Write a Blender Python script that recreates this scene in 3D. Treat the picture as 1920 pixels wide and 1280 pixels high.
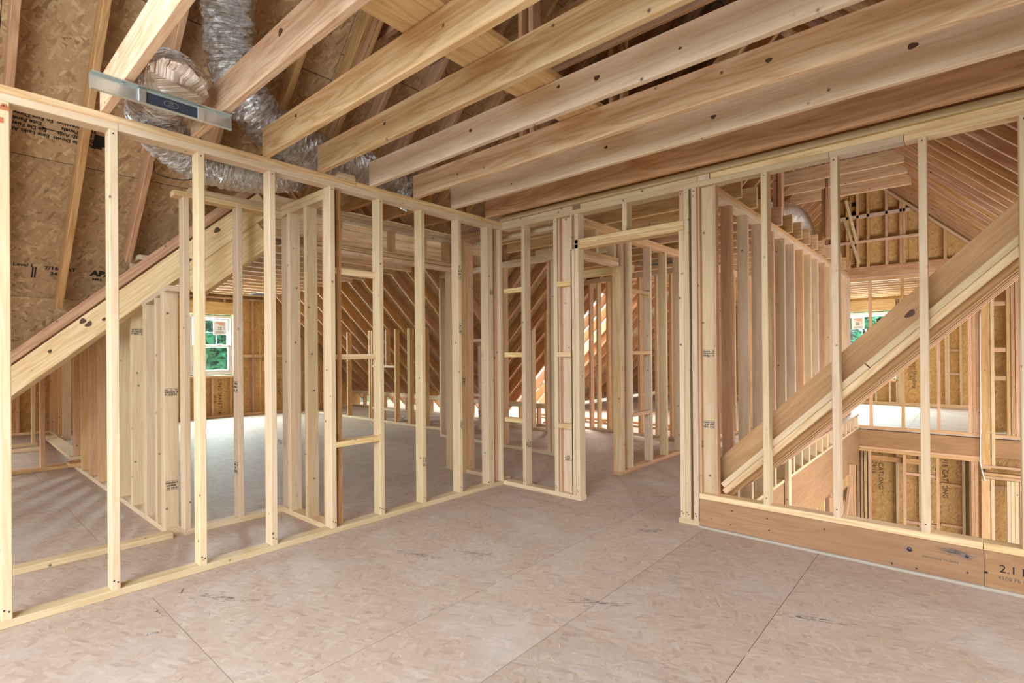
import bpy, bmesh, math, random
from mathutils import Vector, Matrix
random.seed(7)
sc = bpy.context.scene
for o in list(bpy.data.objects): bpy.data.objects.remove(o)
COL = sc.collection
V = Vector
ST = 0.0381   # two-by thickness
W4 = 0.0889   # two-by-four width

# ------------------------------------------------------------------ camera
F, YAW, ROLL, PITCH, SY = 967.27, 0.72045, -0.00804, 0.00174, 21.82
fw = V((-math.sin(YAW), math.cos(YAW), 0)); rt = V((math.cos(YAW), math.sin(YAW), 0)); up = V((0, 0, 1))
fw2 = math.cos(PITCH)*fw + math.sin(PITCH)*up; up2 = -math.sin(PITCH)*fw + math.cos(PITCH)*up
r_ = math.cos(ROLL)*rt + math.sin(ROLL)*up2; u_ = -math.sin(ROLL)*rt + math.cos(ROLL)*up2
cd = bpy.data.cameras.new('camera'); cam = bpy.data.objects.new('camera', cd); COL.objects.link(cam)
m = Matrix((r_, u_, -fw2)).transposed().to_4x4(); m.translation = V((3.26792, -3.59231, 1.22584)); cam.matrix_world = m
cd.sensor_width = 36; cd.lens = F/1920*36; cd.shift_y = SY/1920; cd.clip_start = 0.02; cd.clip_end = 200
sc.camera = cam

# ------------------------------------------------------------------ world, lights, exposure
w = bpy.data.worlds.new('overcast_sky'); sc.world = w; w.use_nodes = True
bg = w.node_tree.nodes['Background']; bg.inputs[0].default_value = (0.93, 0.98, 1.0, 1); bg.inputs[1].default_value = 1.0
sc.view_settings.view_transform = 'Standard'; sc.view_settings.look = 'None'
sc.view_settings.exposure = 1.62; sc.view_settings.gamma = 1.0; sc.view_settings.use_curve_mapping = False

def area(name, loc, target, sx, sy, power, col=(1, 1, 1)):
    l = bpy.data.lights.new(name, 'AREA'); l.shape = 'RECTANGLE'; l.size = sx; l.size_y = sy; l.energy = power; l.color = col
    o = bpy.data.objects.new(name, l); COL.objects.link(o); o.location = loc
    o.rotation_euler = (V(target)-V(loc)).to_track_quat('-Z', 'Y').to_euler(); return o
# daylight at the window openings; the last two lamps are added fill
area('window_daylight_rear', (2.4, -5.3, 2.1), (0.7, -2.4, 0.0), 1.9, 1.7, 56, (0.74, 0.88, 1.0))
area('window_daylight_west', (-8.25, 0.2, 1.45), (-3, 0.0, 0.4), 1.0, 1.2, 240, (0.93, 0.97, 1.0))
area('window_daylight_north', (1.6, 11.2, 1.3), (2.4, 6, 0.0), 1.0, 1.5, 190, (0.93, 0.97, 1.0))
area('window_daylight_dormer', (-3.2, 4.7, 2.1), (-0.4, 2.8, 0.2), 1.4, 1.3, 170, (1.0, 0.98, 0.95))
area('window_daylight_eave', (-5.4, -5.2, 1.7), (-5.6, -2.6, 0.0), 1.2, 1.4, 110, (1.0, 0.98, 0.96))
area('window_daylight_lower', (4.6, 1.2, -1.2), (2.4, 6.5, -1.0), 1.2, 1.4, 34, (1.0, 0.97, 0.93))  # added fill lamp to brighten the lower storey, no known window here
area('window_daylight_stair', (5.6, 2.6, 0.2), (1.9, 4.2, 2.6), 1.4, 1.2, 36, (1.0, 0.98, 0.95))  # added fill lamp to lift the dark attic over the stair

# ------------------------------------------------------------------ materials
def mat(name):
    m = bpy.data.materials.new(name); m.use_nodes = True; nt = m.node_tree
    b = nt.nodes['Principled BSDF']; return m, nt, b, nt.nodes, nt.links
def ramp(N, stops):
    r = N.new('ShaderNodeValToRGB'); e = r.color_ramp.elements
    while len(e) > 1: e.remove(e[-1])
    e[0].position, e[0].color = stops[0][0], (*stops[0][1], 1)
    for p, c in stops[1:]:
        x = e.new(p); x.color = (*c, 1)
    return r
def srgb(r, g, b):
    f = lambda v: (v/255/12.92) if v/255 < .04045 else ((v/255+.055)/1.055)**2.4
    return (f(r), f(g), f(b))
def mixc(N, L, fac, a, b, mode='MIX'):
    x = N.new('ShaderNodeMix'); x.data_type = 'RGBA'; x.blend_type = mode; x.clamp_factor = True
    for s, v in ((x.inputs[0], fac), (x.inputs[6], a), (x.inputs[7], b)):
        if isinstance(v, (int, float)): s.default_value = v
        elif isinstance(v, tuple): s.default_value = (*v, 1)
        else: L.new(v, s)
    return x.outputs[2]
def math_(N, L, op, a, b=None, clamp=False):
    x = N.new('ShaderNodeMath'); x.operation = op; x.use_clamp = clamp
    for s, v in zip(x.inputs, (a, b)):
        if v is None: continue
        if isinstance(v, (int, float)): s.default_value = v
        else: L.new(v, s)
    return x.outputs[0]

def wood(name, lo, mid, hi, grain=1.0, knot=0.5, rough=0.72, stain=0.25, tint=0.18):
    """sawn softwood: grain runs along each board's own X axis; every board varies in tone"""
    m, nt, b, N, L = mat(name)
    tc = N.new('ShaderNodeTexCoord'); oi = N.new('ShaderNodeObjectInfo')
    off = N.new('ShaderNodeVectorMath'); off.operation = 'MULTIPLY_ADD'
    comb = N.new('ShaderNodeCombineXYZ')
    L.new(oi.outputs['Random'], comb.inputs[0]); L.new(oi.outputs['Random'], comb.inputs[1]); L.new(oi.outputs['Random'], comb.inputs[2])
    L.new(comb.outputs[0], off.inputs[0]); off.inputs[1].default_value = (57, 31, 43); L.new(tc.outputs['Object'], off.inputs[2])
    P = off.outputs[0]
    mp = N.new('ShaderNodeMapping'); mp.inputs['Scale'].default_value = (0.7, 9, 9); L.new(P, mp.inputs[0])
    n1 = N.new('ShaderNodeTexNoise'); n1.inputs['Scale'].default_value = 1.0; n1.inputs['Detail'].default_value = 3; L.new(mp.outputs[0], n1.inputs[0])
    # annual rings: bands of the slow noise
    fr = math_(N, L, 'FRACT', math_(N, L, 'MULTIPLY', n1.outputs[0], 9.0))
    rg = ramp(N, [(0, (0.35,)*3), (0.55, (1,)*3), (0.9, (0.55,)*3), (1, (0.3,)*3)]); L.new(fr, rg.inputs[0])
    mp2 = N.new('ShaderNodeMapping'); mp2.inputs['Scale'].default_value = (3, 160, 160); L.new(P, mp2.inputs[0])
    n2 = N.new('ShaderNodeTexNoise'); n2.inputs['Scale'].default_value = 1.0; n2.inputs['Detail'].default_value = 2; L.new(mp2.outputs[0], n2.inputs[0])
    g = math_(N, L, 'ADD', math_(N, L, 'MULTIPLY', rg.outputs[0], 0.62*grain), math_(N, L, 'MULTIPLY', n2.outputs[0], 0.38))
    g = math_(N, L, 'ADD', g, (1-grain)*0.4)
    cr = ramp(N, [(0.1, lo), (0.5, mid), (0.85, hi)]); L.new(g, cr.inputs[0])
    col = cr.outputs[0]
    # broad stains
    n3 = N.new('ShaderNodeTexNoise'); n3.inputs['Scale'].default_value = 2.2; n3.inputs['Detail'].default_value = 4
    mp3 = N.new('ShaderNodeMapping'); mp3.inputs['Scale'].default_value = (0.6, 2.5, 2.5); L.new(P, mp3.inputs[0]); L.new(mp3.outputs[0], n3.inputs[0])
    s3 = ramp(N, [(0.45, (0, 0, 0)), (0.75, (1, 1, 1))]); L.new(n3.outputs[0], s3.inputs[0])
    col = mixc(N, L, math_(N, L, 'MULTIPLY', s3.outputs[0], stain), col, tuple(c*0.62 for c in mid))
    # knots
    vo = N.new('ShaderNodeTexVoronoi'); vo.inputs['Scale'].default_value = 11; L.new(P, vo.inputs[0])
    kd = ramp(N, [(0.0, (1,)*3), (0.065, (0.85,)*3), (0.09, (0.25,)*3), (0.15, (0,)*3)]); L.new(vo.outputs['Distance'], kd.inputs[0])
    ks = N.new('ShaderNodeSeparateColor'); L.new(vo.outputs['Color'], ks.inputs[0])
    kk = math_(N, L, 'MULTIPLY', kd.outputs[0], math_(N, L, 'LESS_THAN', ks.outputs[0], knot))
    col = mixc(N, L, kk, col, tuple(c*0.16 for c in mid))
    # board to board variation
    r2 = math_(N, L, 'FRACT', math_(N, L, 'MULTIPLY', oi.outputs['Random'], 17.31))
    hs = N.new('ShaderNodeHueSaturation'); L.new(col, hs.inputs['Color'])
    L.new(math_(N, L, 'ADD', math_(N, L, 'MULTIPLY', r2, tint*0.12), 0.5-tint*0.07), hs.inputs['Hue'])
    L.new(math_(N, L, 'ADD', math_(N, L, 'MULTIPLY', oi.outputs['Random'], tint*1.6), 1-tint*0.8), hs.inputs['Value'])
    L.new(math_(N, L, 'ADD', math_(N, L, 'MULTIPLY', r2, tint*1.4), 1.06-tint*0.7), hs.inputs['Saturation'])
    L.new(hs.outputs[0], b.inputs['Base Color']); b.inputs['Roughness'].default_value = rough; b.inputs['Specular IOR Level'].default_value = 0.25
    bp = N.new('ShaderNodeBump'); bp.inputs['Strength'].default_value = 0.25; bp.inputs['Distance'].default_value = 0.003
    L.new(g, bp.inputs['Height']); L.new(bp.outputs[0], b.inputs['Normal'])
    return m

def osb(name, dark, mid, lite, scale=1.0, contrast=1.0, dirt=0.0, dirtcol=(0.3, 0.28, 0.26)):
    """strand board: three sets of long flakes at different angles; board face lies in the panel's XY"""
    m, nt, b, N, L = mat(name)
    tc = N.new('ShaderNodeTexCoord'); oi = N.new('ShaderNodeObjectInfo')
    ad = N.new('ShaderNodeVectorMath'); ad.operation = 'MULTIPLY_ADD'; cb = N.new('ShaderNodeCombineXYZ')
    L.new(oi.outputs['Random'], cb.inputs[0]); L.new(oi.outputs['Random'], cb.inputs[1])
    L.new(cb.outputs[0], ad.inputs[0]); ad.inputs[1].default_value = (31, 47, 0); L.new(tc.outputs['Object'], ad.inputs[2])
    col = None; hgt = None
    wn = N.new('ShaderNodeTexNoise'); wn.inputs['Scale'].default_value = 6*scale; L.new(ad.outputs[0], wn.inputs[0])
    warp = N.new('ShaderNodeVectorMath'); warp.operation = 'MULTIPLY_ADD'; L.new(wn.outputs['Color'], warp.inputs[0]); warp.inputs[1].default_value = (0.012, 0.012, 0.0); L.new(ad.outputs[0], warp.inputs[2])
    for i, (ang, sx, sy) in enumerate(((0.1, 11, 36), (-0.7, 12, 44), (1.25, 14, 40), (-0.35, 10, 34), (0.6, 15, 50), (-1.2, 16, 52))):
        mp = N.new('ShaderNodeMapping'); mp.vector_type = 'TEXTURE'; mp.inputs['Rotation'].default_value = (0, 0, ang); mp.inputs['Location'].default_value = (i*3.3, i*5.1, 0)
        mp.inputs['Scale'].default_value = (1/(sx*scale), 1/(sy*scale), 1); L.new(warp.outputs[0], mp.inputs[0])
        vo = N.new('ShaderNodeTexVoronoi'); vo.voronoi_dimensions = '2D'; vo.inputs['Scale'].default_value = 1.0; L.new(mp.outputs[0], vo.inputs[0])
        sp = N.new('ShaderNodeSeparateColor'); L.new(vo.outputs['Color'], sp.inputs[0])
        r = ramp(N, [(0.0, dark), (0.07, tuple(d*.6+e*.4 for d, e in zip(dark, mid))), (0.2, tuple(e*.9 for e in mid)), (0.7, mid), (0.86, tuple(d*.5+e*.5 for d, e in zip(lite, mid))), (1.0, lite)]); L.new(sp.outputs[0], r.inputs[0])
        if col is None: col, hgt = r.outputs[0], sp.outputs[1]
        else:
            mask = math_(N, L, 'GREATER_THAN', sp.outputs[2], 0.52)
            col = mixc(N, L, mask, col, r.outputs[0])
            x = N.new('ShaderNodeMix'); L.new(mask, x.inputs[0]); L.new(hgt, x.inputs[2]); L.new(sp.outputs[1], x.inputs[3]); hgt = x.outputs[0]
    col = mixc(N, L, 1-contrast, col, mid)
    fine = N.new('ShaderNodeTexNoise'); fine.inputs['Scale'].default_value = 90; fine.inputs['Detail'].default_value = 3; L.new(ad.outputs[0], fine.inputs[0])
    col = mixc(N, L, 0.25, col, mixc(N, L, fine.outputs[0], tuple(c*.6 for c in mid), tuple(min(1, c*1.35) for c in mid)))
    if dirt:
        d = N.new('ShaderNodeTexNoise'); d.inputs['Scale'].default_value = 1.6; d.inputs['Detail'].default_value = 7; d.inputs['Roughness'].default_value = 0.65; L.new(tc.outputs['Object'], d.inputs[0])
        dr = ramp(N, [(0.5, (0, 0, 0)), (0.72, (1, 1, 1))]); L.new(d.outputs[0], dr.inputs[0])
        col = mixc(N, L, math_(N, L, 'MULTIPLY', dr.outputs[0], dirt), col, dirtcol)
        d2 = N.new('ShaderNodeTexNoise'); d2.inputs['Scale'].default_value = 5.0; d2.inputs['Detail'].default_value = 6
        mp = N.new('ShaderNodeMapping'); mp.vector_type = 'TEXTURE'; mp.inputs['Scale'].default_value = (1/.7, 1/2.2, 1); mp.inputs['Rotation'].default_value = (0, 0, .6); L.new(ad.outputs[0], mp.inputs[0]); L.new(mp.outputs[0], d2.inputs[0])
        dr2 = ramp(N, [(0.62, (0, 0, 0)), (0.74, (1, 1, 1))]); L.new(d2.outputs[0], dr2.inputs[0])
        col = mixc(N, L, math_(N, L, 'MULTIPLY', dr2.outputs[0], dirt*.9), col, tuple(c*.55 for c in dirtcol))
    hs = N.new('ShaderNodeHueSaturation'); L.new(col, hs.inputs['Color'])
    L.new(math_(N, L, 'ADD', math_(N, L, 'MULTIPLY', oi.outputs['Random'], .14), .93), hs.inputs['Value'])
    L.new(hs.outputs[0], b.inputs['Base Color']); b.inputs['Roughness'].default_value = 0.75; b.inputs['Specular IOR Level'].default_value = 0.2
    bp = N.new('ShaderNodeBump'); bp.inputs['Strength'].default_value = 0.3; bp.inputs['Distance'].default_value = 0.004
    L.new(hgt, bp.inputs['Height']); L.new(bp.outputs[0], b.inputs['Normal'])
    return m

def plain(name, col, rough=0.6, metal=0.0, spec=0.4):
    m, nt, b, N, L = mat(name); b.inputs['Base Color'].default_value = (*col, 1); b.inputs['Roughness'].default_value = rough; b.inputs['Metallic'].default_value = metal
    b.inputs['Specular IOR Level'].default_value = spec
    n = N.new('ShaderNodeTexNoise'); n.inputs['Scale'].default_value = 40; n.inputs['Detail'].default_value = 3
    tc = N.new('ShaderNodeTexCoord'); L.new(tc.outputs['Object'], n.inputs[0])
    L.new(mixc(N, L, n.outputs[0], tuple(c*.88 for c in col), tuple(min(1, c*1.1) for c in col)), b.inputs['Base Color'])
    return m

M = {}
M['stud'] = wood('spruce_stud', (0.43, 0.27, 0.145), (0.60, 0.435, 0.275), (0.71, 0.57, 0.40), grain=0.45, knot=0.5, tint=0.12, stain=0.15)
M['studo'] = wood('orange_fir_stud', (0.38, 0.19, 0.09), (0.57, 0.34, 0.19), (0.69, 0.46, 0.29), grain=0.55, knot=0.5, tint=0.18, stain=0.3)
M['joist'] = wood('pine_joist', (0.40, 0.215, 0.105), (0.63, 0.405, 0.235), (0.75, 0.55, 0.36), grain=1.0, knot=0.3, tint=0.16, stain=0.3)
M['joistp'] = wood('pale_pine_joist', (0.45, 0.29, 0.19), (0.65, 0.47, 0.34), (0.75, 0.60, 0.47), grain=0.6, knot=0.35, tint=0.1, stain=0.35)
M['yellow'] = wood('yellow_pine', (0.43, 0.245, 0.10), (0.68, 0.465, 0.245), (0.79, 0.60, 0.36), grain=0.9, knot=0.3, tint=0.1, stain=0.2)
M['rafter'] = wood('brown_rafter', (0.24, 0.11, 0.05), (0.45, 0.245, 0.125), (0.60, 0.37, 0.21), grain=0.8, knot=0.35, tint=0.12, stain=0.35)
M['stairrafter'] = wood('orange_brown_rafter', (0.30, 0.145, 0.06), (0.50, 0.285, 0.14), (0.60, 0.38, 0.21), grain=0.6, knot=0.15, tint=0.04, stain=0.4)
M['lvl'] = wood('laminated_beam', (0.21, 0.10, 0.05), (0.36, 0.20, 0.105), (0.45, 0.275, 0.155), grain=0.45, knot=0.12, tint=0.05, stain=0.5)
M['stain'] = plain('grey_brown_stain', (0.20, 0.155, 0.135), 0.9)
M['knot'] = plain('dark_knot', (0.10, 0.05, 0.028), 0.7)
M['osbroof'] = osb('osb_roof_deck', (0.22, 0.11, 0.05), (0.44, 0.27, 0.14), (0.60, 0.42, 0.24), scale=1.2, contrast=0.95)
M['osbwall'] = osb('osb_wall_board', (0.24, 0.11, 0.03), (0.55, 0.32, 0.12), (0.70, 0.47, 0.21), contrast=0.75, scale=1.2)
M['osbfloor'] = osb('osb_subfloor', (0.28, 0.18, 0.125), (0.49, 0.37, 0.29), (0.62, 0.51, 0.43), contrast=0.5, scale=1.15, dirt=0.4, dirtcol=(0.60, 0.55, 0.52))
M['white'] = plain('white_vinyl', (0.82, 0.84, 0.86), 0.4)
M['ink'] = plain('black_ink', (0.015, 0.013, 0.012), 0.8)
M['inkgrey'] = plain('grey_stamp_ink', (0.10, 0.085, 0.075), 0.85)
M['steel'] = plain('bright_steel', (0.45, 0.45, 0.48), 0.3, 0.9)
M['galv'] = plain('galvanised_sheet', (0.62, 0.66, 0.66), 0.28, 0.85)
M['bolt'] = plain('dark_bolt_head', (0.06, 0.05, 0.08), 0.25, 0.6)
M['paper'] = plain('white_paper', (0.80, 0.79, 0.78), 0.7)
M['red'] = plain('red_print', (0.72, 0.36, 0.30), 0.7)
M['lime'] = plain('lime_plastic', (0.30, 0.48, 0.04), 0.5)
M['paint'] = plain('orange_marker', (0.50, 0.16, 0.07), 0.8)
M['cable'] = plain('white_cable', (0.72, 0.70, 0.68), 0.5)
M['dark'] = plain('dark_tape', (0.03, 0.035, 0.05), 0.35)
M['concrete'] = plain('concrete_slab', (0.42, 0.40, 0.37), 0.85)
M['dirt'] = plain('foam_bead', (0.45, 0.38, 0.31), 0.9)
M['grass'] = plain('grass_ground', (0.06, 0.10, 0.035), 0.9)
M['bark'] = plain('tree_bark', (0.08, 0.055, 0.04), 0.9)
m, nt, b, N, L = mat('leaf'); oi = N.new('ShaderNodeTexCoord'); n = N.new('ShaderNodeTexNoise'); n.inputs['Scale'].default_value = 2.2; n.inputs['Detail'].default_value = 5
L.new(oi.outputs['Object'], n.inputs[0]); r = ramp(N, [(0.3, (0.01, 0.12, 0.08)), (0.5, (0.03, 0.28, 0.13)), (0.7, (0.12, 0.5, 0.22))]); L.new(n.outputs[0], r.inputs[0]); L.new(r.outputs[0], b.inputs['Base Color']); b.inputs['Roughness'].default_value = 0.6; M['leaf'] = m
m, nt, b, N, L = mat('window_glass'); gl = N.new('ShaderNodeBsdfTransparent'); gs = N.new('ShaderNodeBsdfGlossy'); gs.inputs['Roughness'].default_value = 0.02; mx = N.new('ShaderNodeMixShader'); mx.inputs[0].default_value = 0.05
gl.inputs[0].default_value = (0.86, 0.97, 0.97, 1); L.new(gl.outputs[0], mx.inputs[1]); L.new(gs.outputs[0], mx.inputs[2]); L.new(mx.outputs[0], N['Material Output'].inputs[0]); M['glass'] = m
# crinkled foil
m, nt, b, N, L = mat('duct_foil'); b.inputs['Base Color'].default_value = (0.86, 0.82, 0.79, 1); b.inputs['Metallic'].default_value = 1.0; b.inputs['Roughness'].default_value = 0.22
tc = N.new('ShaderNodeTexCoord'); mp = N.new('ShaderNodeMapping'); mp.inputs['Scale'].default_value = (2.6, 0.28, 1); mp.inputs['Rotation'].default_value = (0, 0, 0.12); L.new(tc.outputs['UV'], mp.inputs[0])
n = N.new('ShaderNodeTexNoise'); n.inputs['Scale'].default_value = 16; n.inputs['Detail'].default_value = 6; n.inputs['Distortion'].default_value = 2.0; L.new(mp.outputs[0], n.inputs[0])
bp = N.new('ShaderNodeBump'); bp.inputs['Strength'].default_value = 1.0; bp.inputs['Distance'].default_value = 0.045; L.new(n.outputs[0], bp.inputs['Height']); L.new(bp.outputs[0], b.inputs['Normal']); M['foil'] = m

# ------------------------------------------------------------------ builders
def E(name, label, cat, loc=(0, 0, 0), kind=None, group=None):
    o = bpy.data.objects.new(name, None); COL.objects.link(o); o.location = loc; o.empty_display_size = 0.1
    o['label'] = label; o['category'] = cat
    if kind: o['kind'] = kind
    if group: o['group'] = group
    return o
def worldloc(o):
    l = V(o.location)
    return l + worldloc(o.parent) if o.parent else l
def link(name, me, parent, mtx, material=None, label=None):
    o = bpy.data.objects.new(name, me); COL.objects.link(o)
    if material is not None and len(me.materials) == 0: me.materials.append(material)
    if parent is not None:
        o.parent = parent
        base = parent.matrix_basis if parent.parent is None else parent.parent.matrix_basis @ parent.matrix_basis
        mtx = base.inverted() @ mtx
    o.matrix_basis = mtx
    if label: o['label'] = label
    return o
_cache = {}
def board_mesh(l, a, b, mt):
    """length l along X, a along Y, b along Z, eased (chamfered) long edges"""
    k = (round(l, 3), round(a, 4), round(b, 4), mt.name)
    if k in _cache: return _cache[k]
    c = min(0.003, a*0.12, b*0.12); y, z = a/2, b/2
    ring = [(-y+c, -z), (y-c, -z), (y, -z+c), (y, z-c), (y-c, z), (-y+c, z), (-y, z-c), (-y, -z+c)]
    vs = [(-l/2, p, q) for p, q in ring] + [(l/2, p, q) for p, q in ring]
    fs = [(i, (i+1) % 8, 8+(i+1) % 8, 8+i) for i in range(8)] + [tuple(range(7, -1, -1)), tuple(range(8, 16))]
    me = bpy.data.meshes.new('board'); me.from_pydata(vs, [], [f[::-1] if False else f for f in fs]); me.validate(); me.update()
    bm = bmesh.new(); bm.from_mesh(me); bmesh.ops.recalc_face_normals(bm, faces=bm.faces); bm.to_mesh(me); bm.free()
    me.materials.append(mt); _cache[k] = me; return me
AX = {0: Matrix(((1, 0, 0), (0, 1, 0), (0, 0, 1))), 1: Matrix(((0, -1, 0), (1, 0, 0), (0, 0, 1))), 2: Matrix(((0, 0, -1), (0, 1, 0), (1, 0, 0)))}
def P(name, x0, x1, y0, y1, z0, z1, mt='stud', par=None, label=None):
    d = [abs(x1-x0), abs(y1-y0), abs(z1-z0)]; ctr = V(((x0+x1)/2, (y0+y1)/2, (z0+z1)/2))
    a = d.index(max(d))
    oth = {0: (d[1], d[2]), 1: (d[0], d[2]), 2: (d[1], d[0])}[a]
    return link(name, board_mesh(d[a], oth[0], oth[1], M[mt]), par, Matrix.Translation(ctr) @ AX[a].to_4x4(), None, label)
def S(name, a, b, w, t, mt='rafter', par=None, side=None, label=None):
    """sloped member a->b (centre line); w across (horizontal), t in the plane of slope"""
    a, b = V(a), V(b); x = (b-a).normalized()
    y = V((0, 0, 1)).cross(x) if side is None else V(side)
    y = (y - x*y.dot(x)).normalized(); z = x.cross(y)
    mm = Matrix((x, y, z)).transposed().to_4x4(); mm.translation = (a+b)/2
    return link(name, board_mesh((b-a).length, w, t, M[mt]), par, mm, None, label)
def SB(name, a, b, w, t, mt='rafter', par=None, label=None):
    """sloped rafter given by its bottom edge line a->b"""
    a, b = V(a), V(b); x = (b-a).normalized(); y = V((0, 0, 1)).cross(x).normalized(); n = x.cross(y)
    return S(name, a+n*t/2, b+n*t/2, w, t, mt, par, None, label)
def slab(name, pts, nrm, t, mt, par, label=None):
    """flat panel: polygon pts (world), thickness t along nrm; local XY in the panel"""
    pts = [V(p) for p in pts]; n = V(nrm).normalized(); x = V((0, 1, 0)) if abs(n.y) < .9 else V((1, 0, 0))
    x = (x - n*x.dot(n)).normalized(); y = n.cross(x)
    mm = Matrix((x, y, n)).transposed().to_4x4(); ctr = sum(pts, V())/len(pts); mm.translation = ctr; inv = mm.inverted()
    lp = [inv @ p for p in pts]; k = len(lp)
    vs = [(p.x, p.y, 0) for p in lp] + [(p.x, p.y, t) for p in lp]
    fs = [tuple(range(k-1, -1, -1)), tuple(range(k, 2*k))] + [(i, (i+1) % k, k+(i+1) % k, k+i) for i in range(k)]
    me = bpy.data.meshes.new(name); me.from_pydata(vs, [], fs)
    bm = bmesh.new(); bm.from_mesh(me); bmesh.ops.recalc_face_normals(bm, faces=bm.faces); bm.to_mesh(me); bm.free()
    me.materials.append(M[mt]); return link(name, me, par, mm, None, label)
def clip(poly, a, b, c):
    """keep a*x+b*y+c >= 0 (plan polygon)"""
    out = []
    for i in range(len(poly)):
        p, q = poly[i], poly[(i+1) % len(poly)]; dp, dq = a*p[0]+b*p[1]+c, a*q[0]+b*q[1]+c
        if dp >= 0: out.append(p)
        if (dp >= 0) != (dq >= 0):
            t = dp/(dp-dq); out.append((p[0]+t*(q[0]-p[0]), p[1]+t*(q[1]-p[1])))
    return out
def deck(par, x0, x1, y0, y1, px, py, fz, nrm, t, mt, name, clips=(), gap=0.004, ox=0, oy=0, stag=0.5):
    """sheet the plan rectangle with panels px by py; fz(x,y) gives the lower face height"""
    row = 0; y = y0+oy
    while y < y1-1e-4:
        x = x0+ox-(px*stag if row % 2 else 0)
        while x < x1-1e-4:
            a, b, c, d = max(x, x0)+gap/2, min(x+px, x1)-gap/2, max(y, y0)+gap/2, min(y+py, y1)-gap/2
            if b-a > .02 and d-c > .02:
                poly = [(a, c), (b, c), (b, d), (a, d)]
                for cl in clips:
                    if poly: poly = clip(poly, *cl)
                if len(poly) >= 3:
                    slab(name, [(p[0], p[1], fz(p[0], p[1])) for p in poly], nrm, t, mt, par)
            x += px
        y += py; row += 1
def TXT(body, size, loc, right, upv, mt, par, name='lettering', stretch=1.0, bold=0.0):
    cu = bpy.data.curves.new(name, 'FONT'); cu.body = body; cu.size = size; cu.extrude = 0.0004; cu.resolution_u = 2; cu.align_x = 'CENTER'; cu.align_y = 'CENTER'; cu.offset = bold
    cu.materials.append(M[mt]); x = V(right).normalized(); y = V(upv); y = (y-x*y.dot(x)).normalized()
    mm = Matrix((x*stretch, y, x.cross(y))).transposed().to_4x4(); mm.translation = V(loc)
    tmp = bpy.data.objects.new('tmp', cu); COL.objects.link(tmp)
    me = bpy.data.meshes.new_from_object(tmp.evaluated_get(bpy.context.evaluated_depsgraph_get()))
    bpy.data.objects.remove(tmp); me.materials.clear(); me.materials.append(M[mt])
    return link(name, me, par, mm)
def quads(name, rects, loc, right, upv, mt, par):
    """flat printed marks: rects (x0,y0,x1,y1) in the plane given by right / up"""
    x = V(right).normalized(); y = V(upv); y = (y-x*y.dot(x)).normalized(); n = x.cross(y); vs = []; fs = []
    for a, b, c, d in rects:
        k = len(vs)
        for h in (0, .0006): vs += [(a, b, h), (c, b, h), (c, d, h), (a, d, h)]
        fs += [(k+4, k+5, k+6, k+7), (k, k+1, k+5, k+4), (k+1, k+2, k+6, k+5), (k+2, k+3, k+7, k+6), (k+3, k, k+4, k+7)]
    me = bpy.data.meshes.new(name); me.from_pydata(vs, [], fs); me.materials.append(M[mt])
    mm = Matrix((x, y, n)).transposed().to_4x4(); mm.translation = V(loc); return link(name, me, par, mm)
def stamp(par, loc, right, upv, wdt=0.075, hgt=0.03, seed=0):
    """grade mark: small block of smudged printed strokes"""
    rn = random.Random(seed); rects = []
    rects.append((-wdt/2, hgt*.48, wdt/2, hgt*.52)); rects.append((-wdt/2, -hgt*.52, wdt/2, -hgt*.48))
    for r in range(3):
        y = hgt*(.28-.30*r); x = -wdt/2
        while x < wdt/2-.006:
            s = rn.uniform(.003, .009)
            if rn.random() < .8: rects.append((x, y-hgt*.10, x+s, y+hgt*.10))
            x += s+rn.uniform(.0015, .004)
    return quads('grade_stamp', rects, loc, right, upv, 'inkgrey', par)
def nails(par, pts, nrm, r=0.0045):
    """nail heads as low hexagon caps joined into one part"""
    n = V(nrm).normalized(); x = n.orthogonal().normalized(); y = n.cross(x); vs = []; fs = []
    for p in pts:
        k = len(vs); p = V(p)
        for i in range(6):
            a = i*math.pi/3; vs.append(p+x*r*math.cos(a)+y*r*math.sin(a)+n*.0004)
        vs.append(p+n*.0022)
        fs += [(k+i, k+(i+1) % 6, k+6) for i in range(6)]
    me = bpy.data.meshes.new('nail_heads'); me.from_pydata([tuple(v) for v in vs], [], fs); me.materials.append(M['ink'])
    return link('nail_heads', me, par, Matrix.Identity(4))
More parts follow.
